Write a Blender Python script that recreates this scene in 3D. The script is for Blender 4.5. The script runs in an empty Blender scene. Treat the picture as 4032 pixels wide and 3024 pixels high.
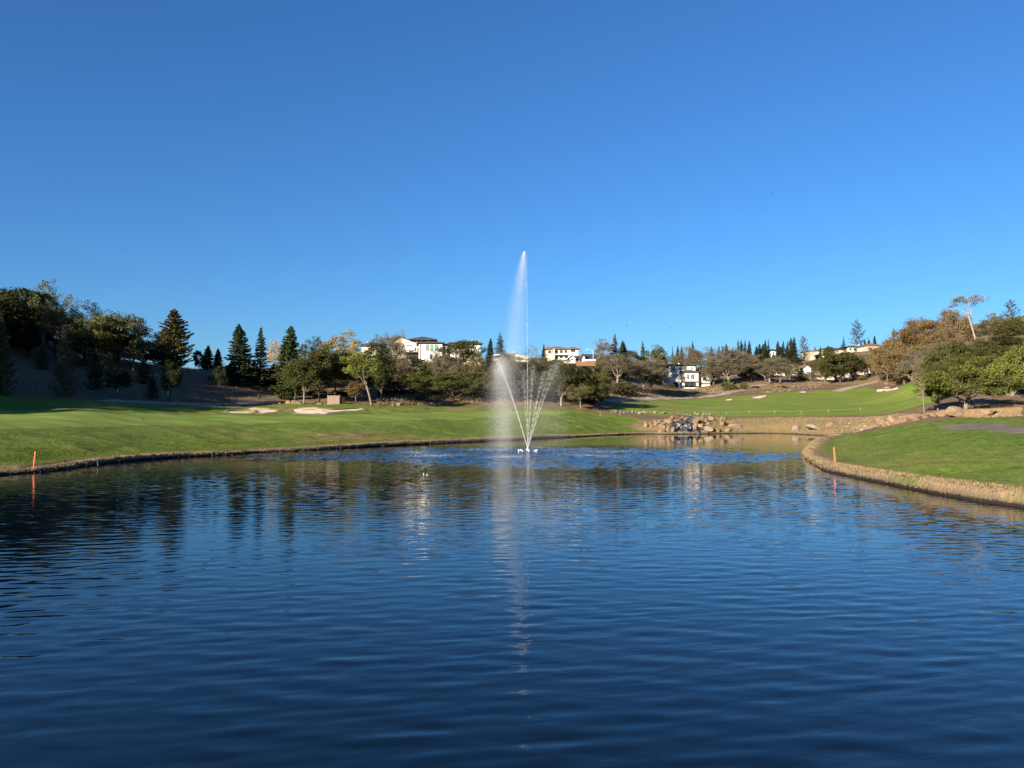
import bpy, math, random
import numpy as np
from mathutils import Vector

# ------------------------------------------------------------------ camera, sky, sun, exposure
SC = bpy.context.scene
F, CX, CY, EYE = 3030.0, 2016.0, 1512.0, 3.3        # focal length and centre in photo pixels, eye height above the pond
TH = math.atan((1640 - CY) / F)                     # camera tilted up: the true horizon lies below the middle
cam = bpy.data.cameras.new('camera')
cam.sensor_width = 36; cam.lens = 36 * F / 4032; cam.clip_end = 8000; cam.clip_start = 0.1
cam_o = bpy.data.objects.new('camera', cam); SC.collection.objects.link(cam_o)
cam_o.location = (0, 0, EYE); cam_o.rotation_euler = (math.pi / 2 + TH, 0, 0)
SC.camera = cam_o

SUN_EL, SUN_AZ = math.radians(17), math.radians(218.5)      # azimuth clockwise from +Y: low behind the left shoulder
SUN_DIR = Vector((math.sin(SUN_AZ) * math.cos(SUN_EL), math.cos(SUN_AZ) * math.cos(SUN_EL), math.sin(SUN_EL)))
world = bpy.data.worlds.new('World'); SC.world = world; world.use_nodes = True
wn = world.node_tree.nodes; wl = world.node_tree.links
bg = wn['Background']; sky = wn.new('ShaderNodeTexSky'); sky.sky_type = 'NISHITA'; sky.sun_disc = False
sky.sun_elevation = SUN_EL; sky.sun_rotation = SUN_AZ
sky.altitude = 200; sky.air_density = 1.22; sky.dust_density = 0.0; sky.ozone_density = 9.95
wl.new(sky.outputs[0], bg.inputs[0]); bg.inputs[1].default_value = 0.053
sun = bpy.data.lights.new('sun', 'SUN'); sun.energy = 5.0; sun.angle = math.radians(0.5); sun.color = (1.0, 0.87, 0.70)
sun_o = bpy.data.objects.new('sun', sun); SC.collection.objects.link(sun_o)
sun_o.rotation_euler = (-SUN_DIR).to_track_quat('-Z', 'Y').to_euler()
SC.view_settings.view_transform = 'Standard'; SC.view_settings.look = 'None'
SC.view_settings.exposure = 1.6; SC.view_settings.gamma = 1.0
SC.render.engine = 'CYCLES'
SC.cycles.max_bounces = 6; SC.cycles.diffuse_bounces = 2; SC.cycles.glossy_bounces = 3
SC.cycles.transmission_bounces = 4; SC.cycles.transparent_max_bounces = 8
SC.cycles.use_denoising = True
SC.cycles.caustics_reflective = False; SC.cycles.caustics_refractive = False

# ------------------------------------------------------------------ helpers
COL = SC.collection
def at(px, py, Y):
    u, v = (px - CX) / F, (CY - py) / F
    s = Y / (math.cos(TH) - v * math.sin(TH))
    return Vector((u * s, Y, EYE + (math.sin(TH) + v * math.cos(TH)) * s))
def onz(px, py, z=0.0):
    u, v = (px - CX) / F, (CY - py) / F
    s = (z - EYE) / (math.sin(TH) + v * math.cos(TH))
    return Vector((u * s, (math.cos(TH) - v * math.sin(TH)) * s, z))
def tag(o, label=None, cat=None, group=None, kind=None):
    if label: o['label'] = label
    if cat: o['category'] = cat
    if group: o['group'] = group
    if kind: o['kind'] = kind
    return o
def empty(name, loc, rz=0.0):
    o = bpy.data.objects.new(name, None); COL.objects.link(o)
    o.location = loc; o.rotation_euler = (0, 0, rz); o.empty_display_size = 0.3
    return o
def mesh_obj(name, me, mat=None, parent=None, loc=(0, 0, 0)):
    o = bpy.data.objects.new(name, me); COL.objects.link(o); o.location = loc
    if parent: o.parent = parent
    if mat:
        if not me.materials: me.materials.append(mat)
        elif me.materials[0] != mat:
            o.material_slots[0].link = 'OBJECT'; o.material_slots[0].material = mat
    return o
def mk(name, verts, faces, mat=None, parent=None, loc=(0, 0, 0), smooth=False):
    me = bpy.data.meshes.new(name)
    me.from_pydata(verts if isinstance(verts, list) else verts.tolist(), [], faces if isinstance(faces, list) else faces.tolist())
    if smooth: me.polygons.foreach_set('use_smooth', [True] * len(me.polygons))
    me.update()
    return mesh_obj(name, me, mat, parent, loc)

class MB:
    def __init__(s): s.v = []; s.f = []
    def add(s, vs, fs):
        n = len(s.v); s.v += [tuple(v) for v in vs]; s.f += [tuple(i + n for i in f) for f in fs]; return s
    def box(s, x0, x1, y0, y1, z0, z1):
        return s.add([(x0,y0,z0),(x1,y0,z0),(x1,y1,z0),(x0,y1,z0),(x0,y0,z1),(x1,y0,z1),(x1,y1,z1),(x0,y1,z1)],
                     [(0,3,2,1),(4,5,6,7),(0,1,5,4),(1,2,6,5),(2,3,7,6),(3,0,4,7)])
    def tube(s, path, radii, n=6, cap=True):
        P = [Vector(p) for p in path]; vs = []; fs = []
        for i, p in enumerate(P):
            d = (P[min(i + 1, len(P) - 1)] - P[max(i - 1, 0)])
            d = d.normalized() if d.length > 1e-9 else Vector((0, 0, 1))
            a = d.cross(Vector((0.31, 0.17, 0.93)) if abs(d.z) < 0.9 else Vector((1, 0.1, 0))).normalized(); b = d.cross(a)
            r = radii[i] if hasattr(radii, '__len__') else radii
            for k in range(n):
                t = 2 * math.pi * k / n; vs.append(p + a * (math.cos(t) * r) + b * (math.sin(t) * r))
        for i in range(len(P) - 1):
            for k in range(n):
                k2 = (k + 1) % n; fs.append((i*n+k, i*n+k2, (i+1)*n+k2, (i+1)*n+k))
        if cap: fs.append(tuple(range(n))[::-1]); fs.append(tuple((len(P)-1)*n + k for k in range(n)))
        return s.add(vs, fs)
    def hip(s, x0, x1, y0, y1, z, h, ov=0.5, t=0.18):
        x0 -= ov; x1 += ov; y0 -= ov; y1 += ov
        w, d = x1 - x0, y1 - y0; m = min(w, d) / 2 * 0.98
        if w >= d: r = [(x0 + m, (y0+y1)/2, z+t+h), (x1 - m, (y0+y1)/2, z+t+h)]
        else: r = [((x0+x1)/2, y0 + m, z+t+h), ((x0+x1)/2, y1 - m, z+t+h)]
        v = [(x0,y0,z),(x1,y0,z),(x1,y1,z),(x0,y1,z),(x0,y0,z+t),(x1,y0,z+t),(x1,y1,z+t),(x0,y1,z+t)] + r
        f = [(3,2,1,0),(0,1,5,4),(1,2,6,5),(2,3,7,6),(3,0,4,7)]
        f += [(4,5,9,8),(5,6,9),(6,7,8,9),(7,4,8)] if w >= d else [(4,5,8),(5,6,9,8),(6,7,9),(7,4,8,9)]
        return s.add(v, f)
    def gable(s, x0, x1, y0, y1, z, h, ov=0.4, t=0.2):      # ridge runs along y; gable end faces the camera
        xm = (x0 + x1) / 2; k = h / ((x1 - x0) / 2)
        a = [(x0-ov, z-k*ov), (xm, z+h), (x1+ov, z-k*ov), (x1+ov, z-k*ov+t), (xm, z+h+t), (x0-ov, z-k*ov+t)]
        v = [(p[0], y0-ov, p[1]) for p in a] + [(p[0], y1+ov, p[1]) for p in a]
        f = [(0,1,4,5),(1,2,3,4),(11,10,7,6),(10,9,8,7)] + [(i, (i+1)%6+0 if False else i, 0) for i in []]
        for i in range(6): j = (i+1) % 6; f.append((j, i, i+6, j+6))
        return s.add(v, f)
    def gable_x(s, x0, x1, y0, y1, z, h, ov=0.4, t=0.2):    # ridge runs along x; a slope faces the camera
        ym = (y0 + y1) / 2; k = h / ((y1 - y0) / 2)
        a = [(y0-ov, z-k*ov), (ym, z+h), (y1+ov, z-k*ov), (y1+ov, z-k*ov+t), (ym, z+h+t), (y0-ov, z-k*ov+t)]
        v = [(x0-ov, p[0], p[1]) for p in a] + [(x1+ov, p[0], p[1]) for p in a]
        f = [(5,4,1,0),(4,3,2,1),(6,7,10,11),(7,8,9,10)]
        for i in range(6): j = (i+1) % 6; f.append((i, j, j+6, i+6))
        return s.add(v, f)
    def prism(s, x0, x1, z, h, y0, y1):                     # triangular gable wall
        xm = (x0 + x1) / 2
        return s.add([(x0,y0,z),(x1,y0,z),(xm,y0,z+h),(x0,y1,z),(x1,y1,z),(xm,y1,z+h)], [(0,1,2),(5,4,3),(1,0,3,4),(2,1,4,5),(0,2,5,3)])
    def build(s, name, mat, parent=None, loc=(0, 0, 0), smooth=False):
        return mk(name, s.v, s.f, mat, parent, loc, smooth)

# ------------------------------------------------------------------ materials
def nmat(name):
    m = bpy.data.materials.new(name); m.use_nodes = True
    return m, m.node_tree.nodes, m.node_tree.links, m.node_tree.nodes['Principled BSDF']
def nz(n, l, scale, detail=4, rough=0.55, vec=None, dist=0.0):
    t = n.new('ShaderNodeTexNoise'); t.inputs['Scale'].default_value = scale; t.inputs['Detail'].default_value = detail
    t.inputs['Roughness'].default_value = rough; t.inputs['Distortion'].default_value = dist
    if vec: l.new(vec, t.inputs['Vector'])
    return t.outputs[0]
def mp(n, l, val, a, b, c=0.0, d=1.0, smooth=False):
    t = n.new('ShaderNodeMapRange'); l.new(val, t.inputs[0])
    for i, x in enumerate((a, b, c, d)): t.inputs[i + 1].default_value = x
    if smooth: t.interpolation_type = 'SMOOTHSTEP'
    return t.outputs[0]
def math_(n, l, op, a, b=None):
    t = n.new('ShaderNodeMath'); t.operation = op
    for i, x in enumerate((a, b)):
        if x is None: continue
        if isinstance(x, (int, float)): t.inputs[i].default_value = x
        else: l.new(x, t.inputs[i])
    return t.outputs[0]
def mix(n, l, fac, a, b, mode='MIX'):
    t = n.new('ShaderNodeMix'); t.data_type = 'RGBA'; t.blend_type = mode
    for s, x in ((0, fac), (6, a), (7, b)):
        if isinstance(x, (int, float)): t.inputs[s].default_value = x
        elif isinstance(x, (tuple, list)): t.inputs[s].default_value = (*x[:3], 1)
        else: l.new(x, t.inputs[s])
    return t.outputs[2]
def coord(n, which='Object'):
    return n.new('ShaderNodeTexCoord').outputs[which]
def geo_pos(n): return n.new('ShaderNodeNewGeometry').outputs['Position']
def bump(n, l, b, height, strength=0.5, dist=0.1):
    t = n.new('ShaderNodeBump'); t.inputs['Strength'].default_value = strength; t.inputs['Distance'].default_value = dist
    l.new(height, t.inputs['Height']); l.new(t.outputs[0], b.inputs['Normal'])
def noisy(name, c1, c2, scale=3.0, rough=0.85, bmp=0.0, bdist=0.05, c3=None, spec=0.25, metal=0.0):
    m, n, l, b = nmat(name); v = coord(n)
    f = mp(n, l, nz(n, l, scale, 5, 0.6, v), 0.3, 0.7)
    c = mix(n, l, f, c1, c2)
    if c3: c = mix(n, l, mp(n, l, nz(n, l, scale * 0.35, 3, 0.5, v), 0.48, 0.68), c, c3)
    l.new(c, b.inputs['Base Color']); b.inputs['Roughness'].default_value = rough
    b.inputs['Specular IOR Level'].default_value = spec; b.inputs['Metallic'].default_value = metal
    if bmp: bump(n, l, b, nz(n, l, scale * 3, 5, 0.65, v), bmp, bdist)
    return m
def leaf_mat(name, ca, cb, trans=0.22, var=0.35):
    m, n, l, b = nmat(name)
    at_ = n.new('ShaderNodeAttribute'); at_.attribute_name = 'rnd'
    c = mix(n, l, at_.outputs['Fac'], ca, cb)
    oi = n.new('ShaderNodeObjectInfo')
    k = mp(n, l, oi.outputs['Random'], 0, 1, 1 - var * 0.6, 1 + var * 0.6)
    g = n.new('ShaderNodeVectorMath'); g.operation = 'SCALE'; l.new(c, g.inputs[0]); l.new(k, g.inputs['Scale'])
    d = n.new('ShaderNodeBsdfDiffuse'); t = n.new('ShaderNodeBsdfTranslucent'); mx = n.new('ShaderNodeMixShader')
    l.new(g.outputs[0], d.inputs[0]); l.new(g.outputs[0], t.inputs[0]); mx.inputs[0].default_value = trans
    l.new(d.outputs[0], mx.inputs[1]); l.new(t.outputs[0], mx.inputs[2])
    l.new(mx.outputs[0], n['Material Output'].inputs[0]); n.remove(b)
    return m

M = {}
M['white_wall'] = noisy('white_stucco', (0.72, 0.68, 0.61), (0.64, 0.60, 0.53), 0.8, 0.9)
M['cream_wall'] = noisy('cream_stucco', (0.62, 0.55, 0.44), (0.54, 0.47, 0.37), 0.8, 0.9)
M['beige_wall'] = noisy('beige_stucco', (0.44, 0.38, 0.30), (0.38, 0.33, 0.26), 0.8, 0.9)
M['taupe_wall'] = noisy('taupe_stucco', (0.36, 0.31, 0.25), (0.31, 0.27, 0.22), 0.8, 0.9)
M['grey_wall'] = noisy('grey_block', (0.35, 0.36, 0.38), (0.28, 0.29, 0.31), 1.2, 0.9)
M['trim'] = noisy('white_trim', (0.80, 0.79, 0.77), (0.74, 0.73, 0.71), 2, 0.6)
M['dark_trim'] = noisy('dark_trim', (0.06, 0.055, 0.05), (0.045, 0.04, 0.04), 2, 0.6)
M['dark_roof'] = noisy('charcoal_shingle', (0.035, 0.036, 0.042), (0.055, 0.055, 0.06), 2.5, 0.8, 0.4, 0.05)
M['clay_roof'] = noisy('clay_tile', (0.23, 0.10, 0.065), (0.17, 0.08, 0.055), 2.5, 0.85, 0.4, 0.05)
M['brown_roof'] = noisy('brown_tile', (0.16, 0.10, 0.07), (0.12, 0.08, 0.06), 2.5, 0.85, 0.4, 0.05)
def glass():
    m, n, l, b = nmat('window_glass'); b.inputs['Base Color'].default_value = (0.03, 0.04, 0.045, 1)
    b.inputs['Roughness'].default_value = 0.1; b.inputs['Specular IOR Level'].default_value = 0.4
    return m
M['glass'] = glass()
def glass2():
    m, n, l, b = nmat('blue_glass'); b.inputs['Base Color'].default_value = (0.16, 0.27, 0.26, 1)
    b.inputs['Roughness'].default_value = 0.08; b.inputs['Specular IOR Level'].default_value = 0.9
    return m
M['glass_blue'] = glass2()
M['inside_shade'] = noisy('painted_inside_shade', (0.02, 0.018, 0.016), (0.03, 0.026, 0.022), 2, 0.9)  # near-black colour paints the shade inside openings and under the deck
M['wood_grey'] = noisy('weathered_board', (0.26, 0.19, 0.14), (0.17, 0.125, 0.10), 5, 0.85, 0.3, 0.01)
M['wood_orange'] = noisy('cedar_board', (0.20, 0.105, 0.055), (0.15, 0.08, 0.042), 4, 0.8)
M['wood_brown'] = noisy('brown_timber', (0.13, 0.08, 0.05), (0.09, 0.055, 0.035), 4, 0.85)
M['metal'] = noisy('galvanised_steel', (0.35, 0.35, 0.35), (0.28, 0.28, 0.29), 4, 0.4, metal=0.8)
M['dark_metal'] = noisy('dark_steel', (0.07, 0.07, 0.075), (0.05, 0.05, 0.055), 4, 0.5)
M['lamp_grey'] = noisy('painted_pole', (0.42, 0.42, 0.42), (0.36, 0.36, 0.36), 4, 0.5)
M['red_stake'] = noisy('red_paint', (0.72, 0.13, 0.055), (0.60, 0.10, 0.045), 6, 0.55)
M['stake_top'] = noisy('faded_red_paint', (0.74, 0.20, 0.10), (0.64, 0.16, 0.08), 6, 0.6)
M['rope'] = noisy('pale_rope', (0.42, 0.42, 0.28), (0.35, 0.35, 0.24), 6, 0.8)
M['rock'] = noisy('tan_rock', (0.20, 0.132, 0.074), (0.115, 0.08, 0.048), 1.3, 0.92, 0.7, 0.12, c3=(0.16, 0.13, 0.10))
M['rock_pale'] = noisy('pale_rock', (0.23, 0.16, 0.09), (0.13, 0.093, 0.056), 1.3, 0.92, 0.7, 0.12, c3=(0.30, 0.22, 0.14))
M['rock_grey'] = noisy('grey_rock', (0.20, 0.16, 0.12), (0.135, 0.11, 0.085), 1.3, 0.92, 0.7, 0.12, c3=(0.33, 0.24, 0.15))
M['rock_wet'] = noisy('wet_rock', (0.025, 0.024, 0.022), (0.05, 0.043, 0.035), 2.0, 0.35, 0.8, 0.15, spec=0.6)
M['sand'] = noisy('bunker_sand', (0.60, 0.49, 0.37), (0.52, 0.42, 0.31), 0.9, 0.95, 0.3, 0.05)
M['bark_dark'] = noisy('dark_bark', (0.06, 0.045, 0.035), (0.035, 0.027, 0.022), 3, 0.95)
M['bark_pale'] = noisy('lichen_bark', (0.22, 0.19, 0.145), (0.10, 0.08, 0.06), 2.2, 0.95)
M['bark_mid'] = noisy('oak_bark', (0.17, 0.135, 0.10), (0.09, 0.07, 0.055), 2.2, 0.95)
M['bark_white'] = noisy('white_bark', (0.32, 0.27, 0.21), (0.18, 0.15, 0.115), 2.2, 0.9)
M['bark_brown'] = noisy('redwood_bark', (0.12, 0.075, 0.05), (0.07, 0.045, 0.033), 2.2, 0.95)
L = {}
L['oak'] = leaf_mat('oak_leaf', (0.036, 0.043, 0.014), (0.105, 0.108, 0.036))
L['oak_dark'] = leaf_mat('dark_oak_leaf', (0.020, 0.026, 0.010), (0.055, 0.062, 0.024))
L['oak_bright'] = leaf_mat('bright_oak_leaf', (0.065, 0.085, 0.018), (0.165, 0.175, 0.040))
L['oak_olive'] = leaf_mat('olive_oak_leaf', (0.075, 0.070, 0.028), (0.175, 0.155, 0.070))
L['lichen'] = leaf_mat('lichen_twig', (0.078, 0.072, 0.038), (0.18, 0.165, 0.098))
L['scrub'] = leaf_mat('dead_scrub', (0.075, 0.056, 0.034), (0.19, 0.14, 0.082))
L['lichen_brown'] = leaf_mat('brown_lichen_twig', (0.095, 0.070, 0.035), (0.195, 0.145, 0.078))
L['autumn'] = leaf_mat('rust_leaf', (0.088, 0.055, 0.022), (0.180, 0.118, 0.050))
L['autumn_gold'] = leaf_mat('gold_brown_leaf', (0.095, 0.068, 0.024), (0.185, 0.135, 0.056))
L['yellow'] = leaf_mat('yellow_leaf', (0.26, 0.18, 0.04), (0.46, 0.36, 0.14))
L['conifer'] = leaf_mat('conifer_needle', (0.016, 0.026, 0.013), (0.052, 0.066, 0.030), 0.1)
L['conifer_green'] = leaf_mat('green_needle', (0.030, 0.045, 0.014), (0.085, 0.100, 0.034), 0.1)
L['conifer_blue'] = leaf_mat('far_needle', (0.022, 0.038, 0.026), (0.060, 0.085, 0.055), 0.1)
L['conifer_olive'] = leaf_mat('olive_needle', (0.050, 0.045, 0.016), (0.115, 0.100, 0.038), 0.1)
L['conifer_brown'] = leaf_mat('brown_needle', (0.075, 0.048, 0.022), (0.15, 0.105, 0.05), 0.1)
L['sparse_blue'] = leaf_mat('pale_green_leaf', (0.075, 0.095, 0.045), (0.16, 0.18, 0.085))
L['dry'] = leaf_mat('dry_brush', (0.16, 0.115, 0.065), (0.30, 0.22, 0.13))
# ------------------------------------------------------------------ the ground: heights from survey points, the pond cut into it
SHORE_PX = [(0,1871),(226,1853),(407,1826),(678,1803),(904,1792),(1000,1785),(1226,1774),(1452,1760),(1678,1749),(1904,1738),(2077,1730),
            (2240,1722),(2395,1714),(2544,1709),(2606,1710),(2754,1709),(2888,1707),(3051,1706.5),(3183,1712),(3292,1719),(3241,1730),(3205,1745),
            (3172,1772),(3166,1799),(3181,1816),(3250,1852),(3361,1878),(3494,1905),(3716,1950),(4032,2000)]
SHORE = [tuple(onz(*p)[:2]) for p in SHORE_PX]
SHORE += [(19.6, 20), (17, 8), (10, 2.6), (0, 2.0), (-14, 3), (-26, 9), (-31.5, 20), (-32.3, 32), (-31.0, 39)]
def resample(P, step, closed=True):
    # Catmull-Rom through the points, then even spacing
    P = [np.array(p, float) for p in P]; n = len(P); out = []
    for i in range(n if closed else n - 1):
        p0, p1, p2, p3 = [P[(i + k) % n] if closed else P[min(max(i + k, 0), n - 1)] for k in (-1, 0, 1, 2)]
        m = max(2, int(np.linalg.norm(p2 - p1) / step))
        for j in range(m):
            t = j / m
            out.append(p1 + 0.5 * t * ((p2 - p0) + t * (2*p0 - 5*p1 + 4*p2 - p3 + t * (3*(p1 - p2) + p3 - p0))) if False else
                       0.5 * ((2*p1) + (p2 - p0)*t + (2*p0 - 5*p1 + 4*p2 - p3)*t*t + (3*p1 - p0 - 3*p2 + p3)*t**3))
    if not closed: out.append(P[-1])
    return np.array(out)
POND = resample(SHORE, 1.0)
def sdist(poly, X, Y):
    """signed distance to a closed polygon: positive outside"""
    X = np.asarray(X, float); Y = np.asarray(Y, float)
    d = np.full(X.shape, 1e9); ins = np.zeros(X.shape, bool); n = len(poly)
    for i in range(n):
        x1, y1 = poly[i]; x2, y2 = poly[(i + 1) % n]; ex, ey = x2 - x1, y2 - y1
        t = np.clip(((X - x1) * ex + (Y - y1) * ey) / (ex * ex + ey * ey + 1e-12), 0, 1)
        d = np.minimum(d, (X - x1 - t * ex) ** 2 + (Y - y1 - t * ey) ** 2)
        c = ((y1 > Y) != (y2 > Y)); ins ^= c & (X < ex * (Y - y1) / (ey if ey else 1e-12) + x1)
    d = np.sqrt(d); return np.where(ins, -d, d)
CTRL = [  # photo pixel and distance of survey points on the ground
 (0,1700,62),(0,1660,74),(0,1648,85),(0,1620,96),(0,1590,104),(0,1550,115),(0,1480,128),(0,1400,142),(0,1320,160),(0,1260,185),
 (300,1750,60),(300,1700,70),(300,1660,82),(300,1640,92),(300,1615,100),(300,1590,111),(300,1560,122),(300,1500,138),(300,1450,149),(300,1400,162),(300,1370,185),
 (600,1750,70),(600,1700,80),(600,1660,95),(600,1635,107),(600,1600,121),(600,1580,130),(600,1540,142),(600,1480,158),(600,1438,182),(600,1440,215),
 (900,1750,78),(900,1700,90),(900,1660,105),(900,1632,120),(900,1606,138),(900,1590,147),(900,1560,156),(900,1520,167),(900,1466,188),(900,1480,220),
 (1150,1740,86),(1150,1700,97),(1150,1632,125),(1150,1605,140),(1150,1586,152),(1150,1545,172),(1150,1480,198),(1150,1430,225),
 (1450,1720,95),(1450,1680,108),(1450,1632,130),(1450,1600,148),(1450,1570,162),(1450,1525,180),(1450,1475,198),(1450,1420,222),
 (1700,1705,108),(1700,1660,125),(1700,1620,148),(1700,1592,165),(1700,1550,180),(1700,1490,197),(1700,1432,213),(1700,1415,240),
 (1900,1705,117),(1900,1660,136),(1900,1620,156),(1900,1594,170),(1900,1530,192),(1900,1450,216),(1900,1425,245),
 (2150,1700,124),(2150,1660,141),(2150,1620,159),(2150,1602,168),(2150,1540,190),(2150,1460,216),(2150,1424,238),(2150,1436,275),
 (2400,1690,142),(2400,1660,152),(2400,1640,161),(2400,1622,168),(2400,1595,182),(2400,1560,200),(2400,1535,214),(2400,1500,228),(2400,1462,248),(2400,1440,290),
 (2650,1680,150),(2650,1655,156),(2650,1640,163),(2650,1625,173),(2650,1600,193),(2650,1580,213),(2650,1560,235),(2650,1528,278),(2650,1490,303),(2650,1450,350),
 (2950,1690,152),(2950,1665,157),(2950,1640,164),(2950,1600,190),(2950,1560,224),(2950,1545,239),(2950,1515,262),(2950,1498,275),(2950,1470,305),(2950,1436,345),
 (3200,1690,144),(3200,1660,152),(3200,1642,159),(3200,1622,171),(3200,1580,204),(3200,1542,238),(3200,1522,255),(3200,1495,285),(3200,1436,320),(3200,1410,350),
 (3420,1680,136),(3420,1655,148),(3420,1635,158),(3420,1600,182),(3420,1560,212),(3420,1528,240),(3420,1500,258),(3420,1480,285),(3420,1375,330),
 (3400,1850,45),(3400,1800,53),(3400,1750,74),(3380,1706,108),
 (3700,1900,35.5),(3700,1850,39),(3700,1750,51),(3700,1700,63),(3700,1660,80),(3700,1645,94),(3700,1625,104),(3640,1600,140),(3640,1560,185),(3640,1515,228),(3620,1445,250),(3620,1400,266),(3640,1330,300),
 (3540,1672,100),(3540,1650,125),(3540,1600,165),
 (3900,1900,33.5),(3900,1800,42),(3900,1720,54),(3900,1670,70),(3900,1645,86),(3900,1620,104),(3900,1596,120),(3860,1540,140),(3860,1450,166),(3860,1352,200),(3860,1320,240),
 (4032,1900,32),(4032,1800,40),(4032,1720,53),(4032,1670,68),(4032,1640,86),(4032,1590,118),(4032,1500,150),(4032,1330,200),(4032,1285,235)]
CW = [(150,120,14),(120,60,5),(60,20,2.4),(60,40,3.0),(40,-20,2),(250,250,42),(200,180,30),(0,-30,2),(0,-4,1.7),(-8,-4,1.7),(12,-4,1.7),
      (-72,60,7),(-100,60,15),(-70,20,4.5),(-110,20,9),(-48,22,1.6),(-130,110,30),(-40,-20,2),(-250,250,38),(-150,0,16),(-90,110,20),(-110,160,31),
      (-60,330,14),(-150,330,24),(0,420,20),(110,420,27),(200,420,34),(-150,450,22),(60,420,23),(260,380,42),(-20,300,21),(40,330,22)]


cp = [tuple(at(*c)) for c in CTRL] + CW
_n = len(POND)
for i in range(0, _n, 5):
    a, b = POND[i - 1], POND[(i + 1) % _n]; t = b - a; nrm = np.array([t[1], -t[0]]) / (np.linalg.norm(t) + 1e-9)
    q = POND[i] + nrm * 1.5
    if sdist(POND, np.array([q[0]]), np.array([q[1]]))[0] < 0: q = POND[i] - nrm * 1.5
    if sdist(POND, np.array([q[0]]), np.array([q[1]]))[0] > 0.8: cp.append((q[0], q[1], 0.46))
CPA = np.array(cp); S0 = 100.0
def _phi(r2): return 0.5 * r2 * np.log(r2 + 1e-9)
_A = CPA[:, :2] / S0; _N = len(_A)
_K = _phi(((_A[:, None] - _A[None]) ** 2).sum(-1)) + np.eye(_N) * 2e-4
_P = np.hstack([np.ones((_N, 1)), _A])
_W = np.linalg.solve(np.block([[_K, _P], [_P.T, np.zeros((3, 3))]]), np.concatenate([CPA[:, 2], np.zeros(3)]))
def tps(X, Y):
    X = np.clip(np.asarray(X, float), -260, 270); Y = np.clip(np.asarray(Y, float), -40, 440)
    x, y = X.ravel() / S0, Y.ravel() / S0; out = _W[_N] + _W[_N + 1] * x + _W[_N + 2] * y
    for i in range(_N): out = out + _W[i] * _phi((x - _A[i, 0]) ** 2 + (y - _A[i, 1]) ** 2)
    return out.reshape(X.shape)
def sstep(a, b, x): t = np.clip((x - a) / (b - a), 0, 1); return t * t * (3 - 2 * t)
def ground(X, Y, pond=None):
    X = np.asarray(X, float); Y = np.asarray(Y, float)
    z = tps(X, Y); sd = sdist(POND, X, Y) if pond is None else pond
    z = np.maximum(z, 0.42); k = sstep(1.2, 5.0, sd)
    z = 0.40 * (1 - k) + z * k
    # soft lumps in the rough and on the hills
    z = z + k * (0.10 * np.sin(X * 0.31 + 1.3 * np.sin(Y * 0.17)) * np.sin(Y * 0.27 + X * 0.09) + 0.05 * np.sin(X * 0.9 + Y * 0.4) * np.sin(Y * 0.71))
    return np.where(sd < 0.7, np.where(sd < 0.25, -1.3, 0.1), z)
def gz(x, y): return float(ground(np.array([x]), np.array([y]))[0])
_YS = np.concatenate([np.arange(24, 130, 0.5), np.arange(130, 420, 0.8)])
def hit(px, py, y0=24.0):
    """where the line of sight through a photo pixel meets the ground"""
    ys = _YS[_YS >= y0]
    a = at(px, py, 100.0); dx, dz = a.x / 100.0, (a.z - EYE) / 100.0
    g = ground(dx * ys, ys); k = np.nonzero(g > EYE + dz * ys)[0]
    Y = float(ys[k[0]]) if len(k) else 380.0
    return Vector((dx * Y, Y, gz(dx * Y, Y)))

def axis(parts):
    out = [parts[0][0]]
    for a, b, s in parts:
        n = max(1, int(round((b - a) / s))); out += list(np.linspace(a, b, n + 1)[1:])
    return np.array(out)
AX = axis([(-2500,-400,300),(-400,-140,12),(-140,-64,3.0),(-64,-34,0.9),(-34,88,0.62),(88,130,1.5),(130,280,8),(280,2500,300)])
AY = axis([(-600,-40,60),(-40,0,4),(0,26,1.5),(26,155,0.62),(155,262,1.0),(262,350,2.2),(350,460,10),(460,3000,300)])
GX, GY = np.meshgrid(AX, AY)
SD = sdist(POND, GX, GY)
GZ = ground(GX, GY, SD)
_rg = np.random.default_rng(8); _j = _rg.normal(0, 1, GX.shape); _j = (_j + np.roll(_j, 1, 0) + np.roll(_j, 1, 1) + np.roll(np.roll(_j, 1, 0), 1, 1)) / 2

# zones: polygons walked out on the ground
def zone(pts, y0=24.0, extra=()):
    return np.array([tuple(hit(px, py, y0)[:2]) for px, py in pts] + list(extra))
def soft(poly, w): return sstep(w, -w, sdist(poly, GX, GY))
Z_left = zone([(0,1862),(226,1845),(678,1796),(1226,1765),(1904,1728),(2395,1705),(2560,1702),(2560,1672),(2480,1640),(2380,1628),(2250,1612),(2150,1603),(1980,1600),
               (1820,1594),(1640,1598),(1480,1596),(1300,1591),(1150,1592),(980,1602),(800,1603),(640,1594),(480,1584),(300,1574),(150,1560),(0,1545)],
              extra=[(-75,100),(-75,50),(-40,20),(-28,4),(-33,30)])
Z_right = zone([(3292,1716),(3241,1726),(3205,1742),(3175,1772),(3180,1805),(3250,1842),(3361,1864),(3494,1890),(3716,1934),(4020,1985),(4030,1645),(3800,1650),(3640,1664),(3500,1686),(3400,1704)],
               extra=[])
Z_right = np.vstack([Z_right[:10], [(26,20),(30,2),(60,0),(75,40),(72,84)], Z_right[10:]])
Z_fair = zone([(2400,1606),(2560,1636),(2780,1640),(2900,1642),(3200,1640),(3400,1634),(3560,1618),(3680,1606),(3820,1606),(3960,1602),(4030,1585),(3900,1560),(3700,1540),(3640,1520),(3560,1515),(3420,1524),(3330,1533),(3150,1540),
               (3060,1545),(2960,1555),(2850,1566),(2700,1570),(2560,1576),(2480,1586),(2400,1590)], 150)
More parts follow.
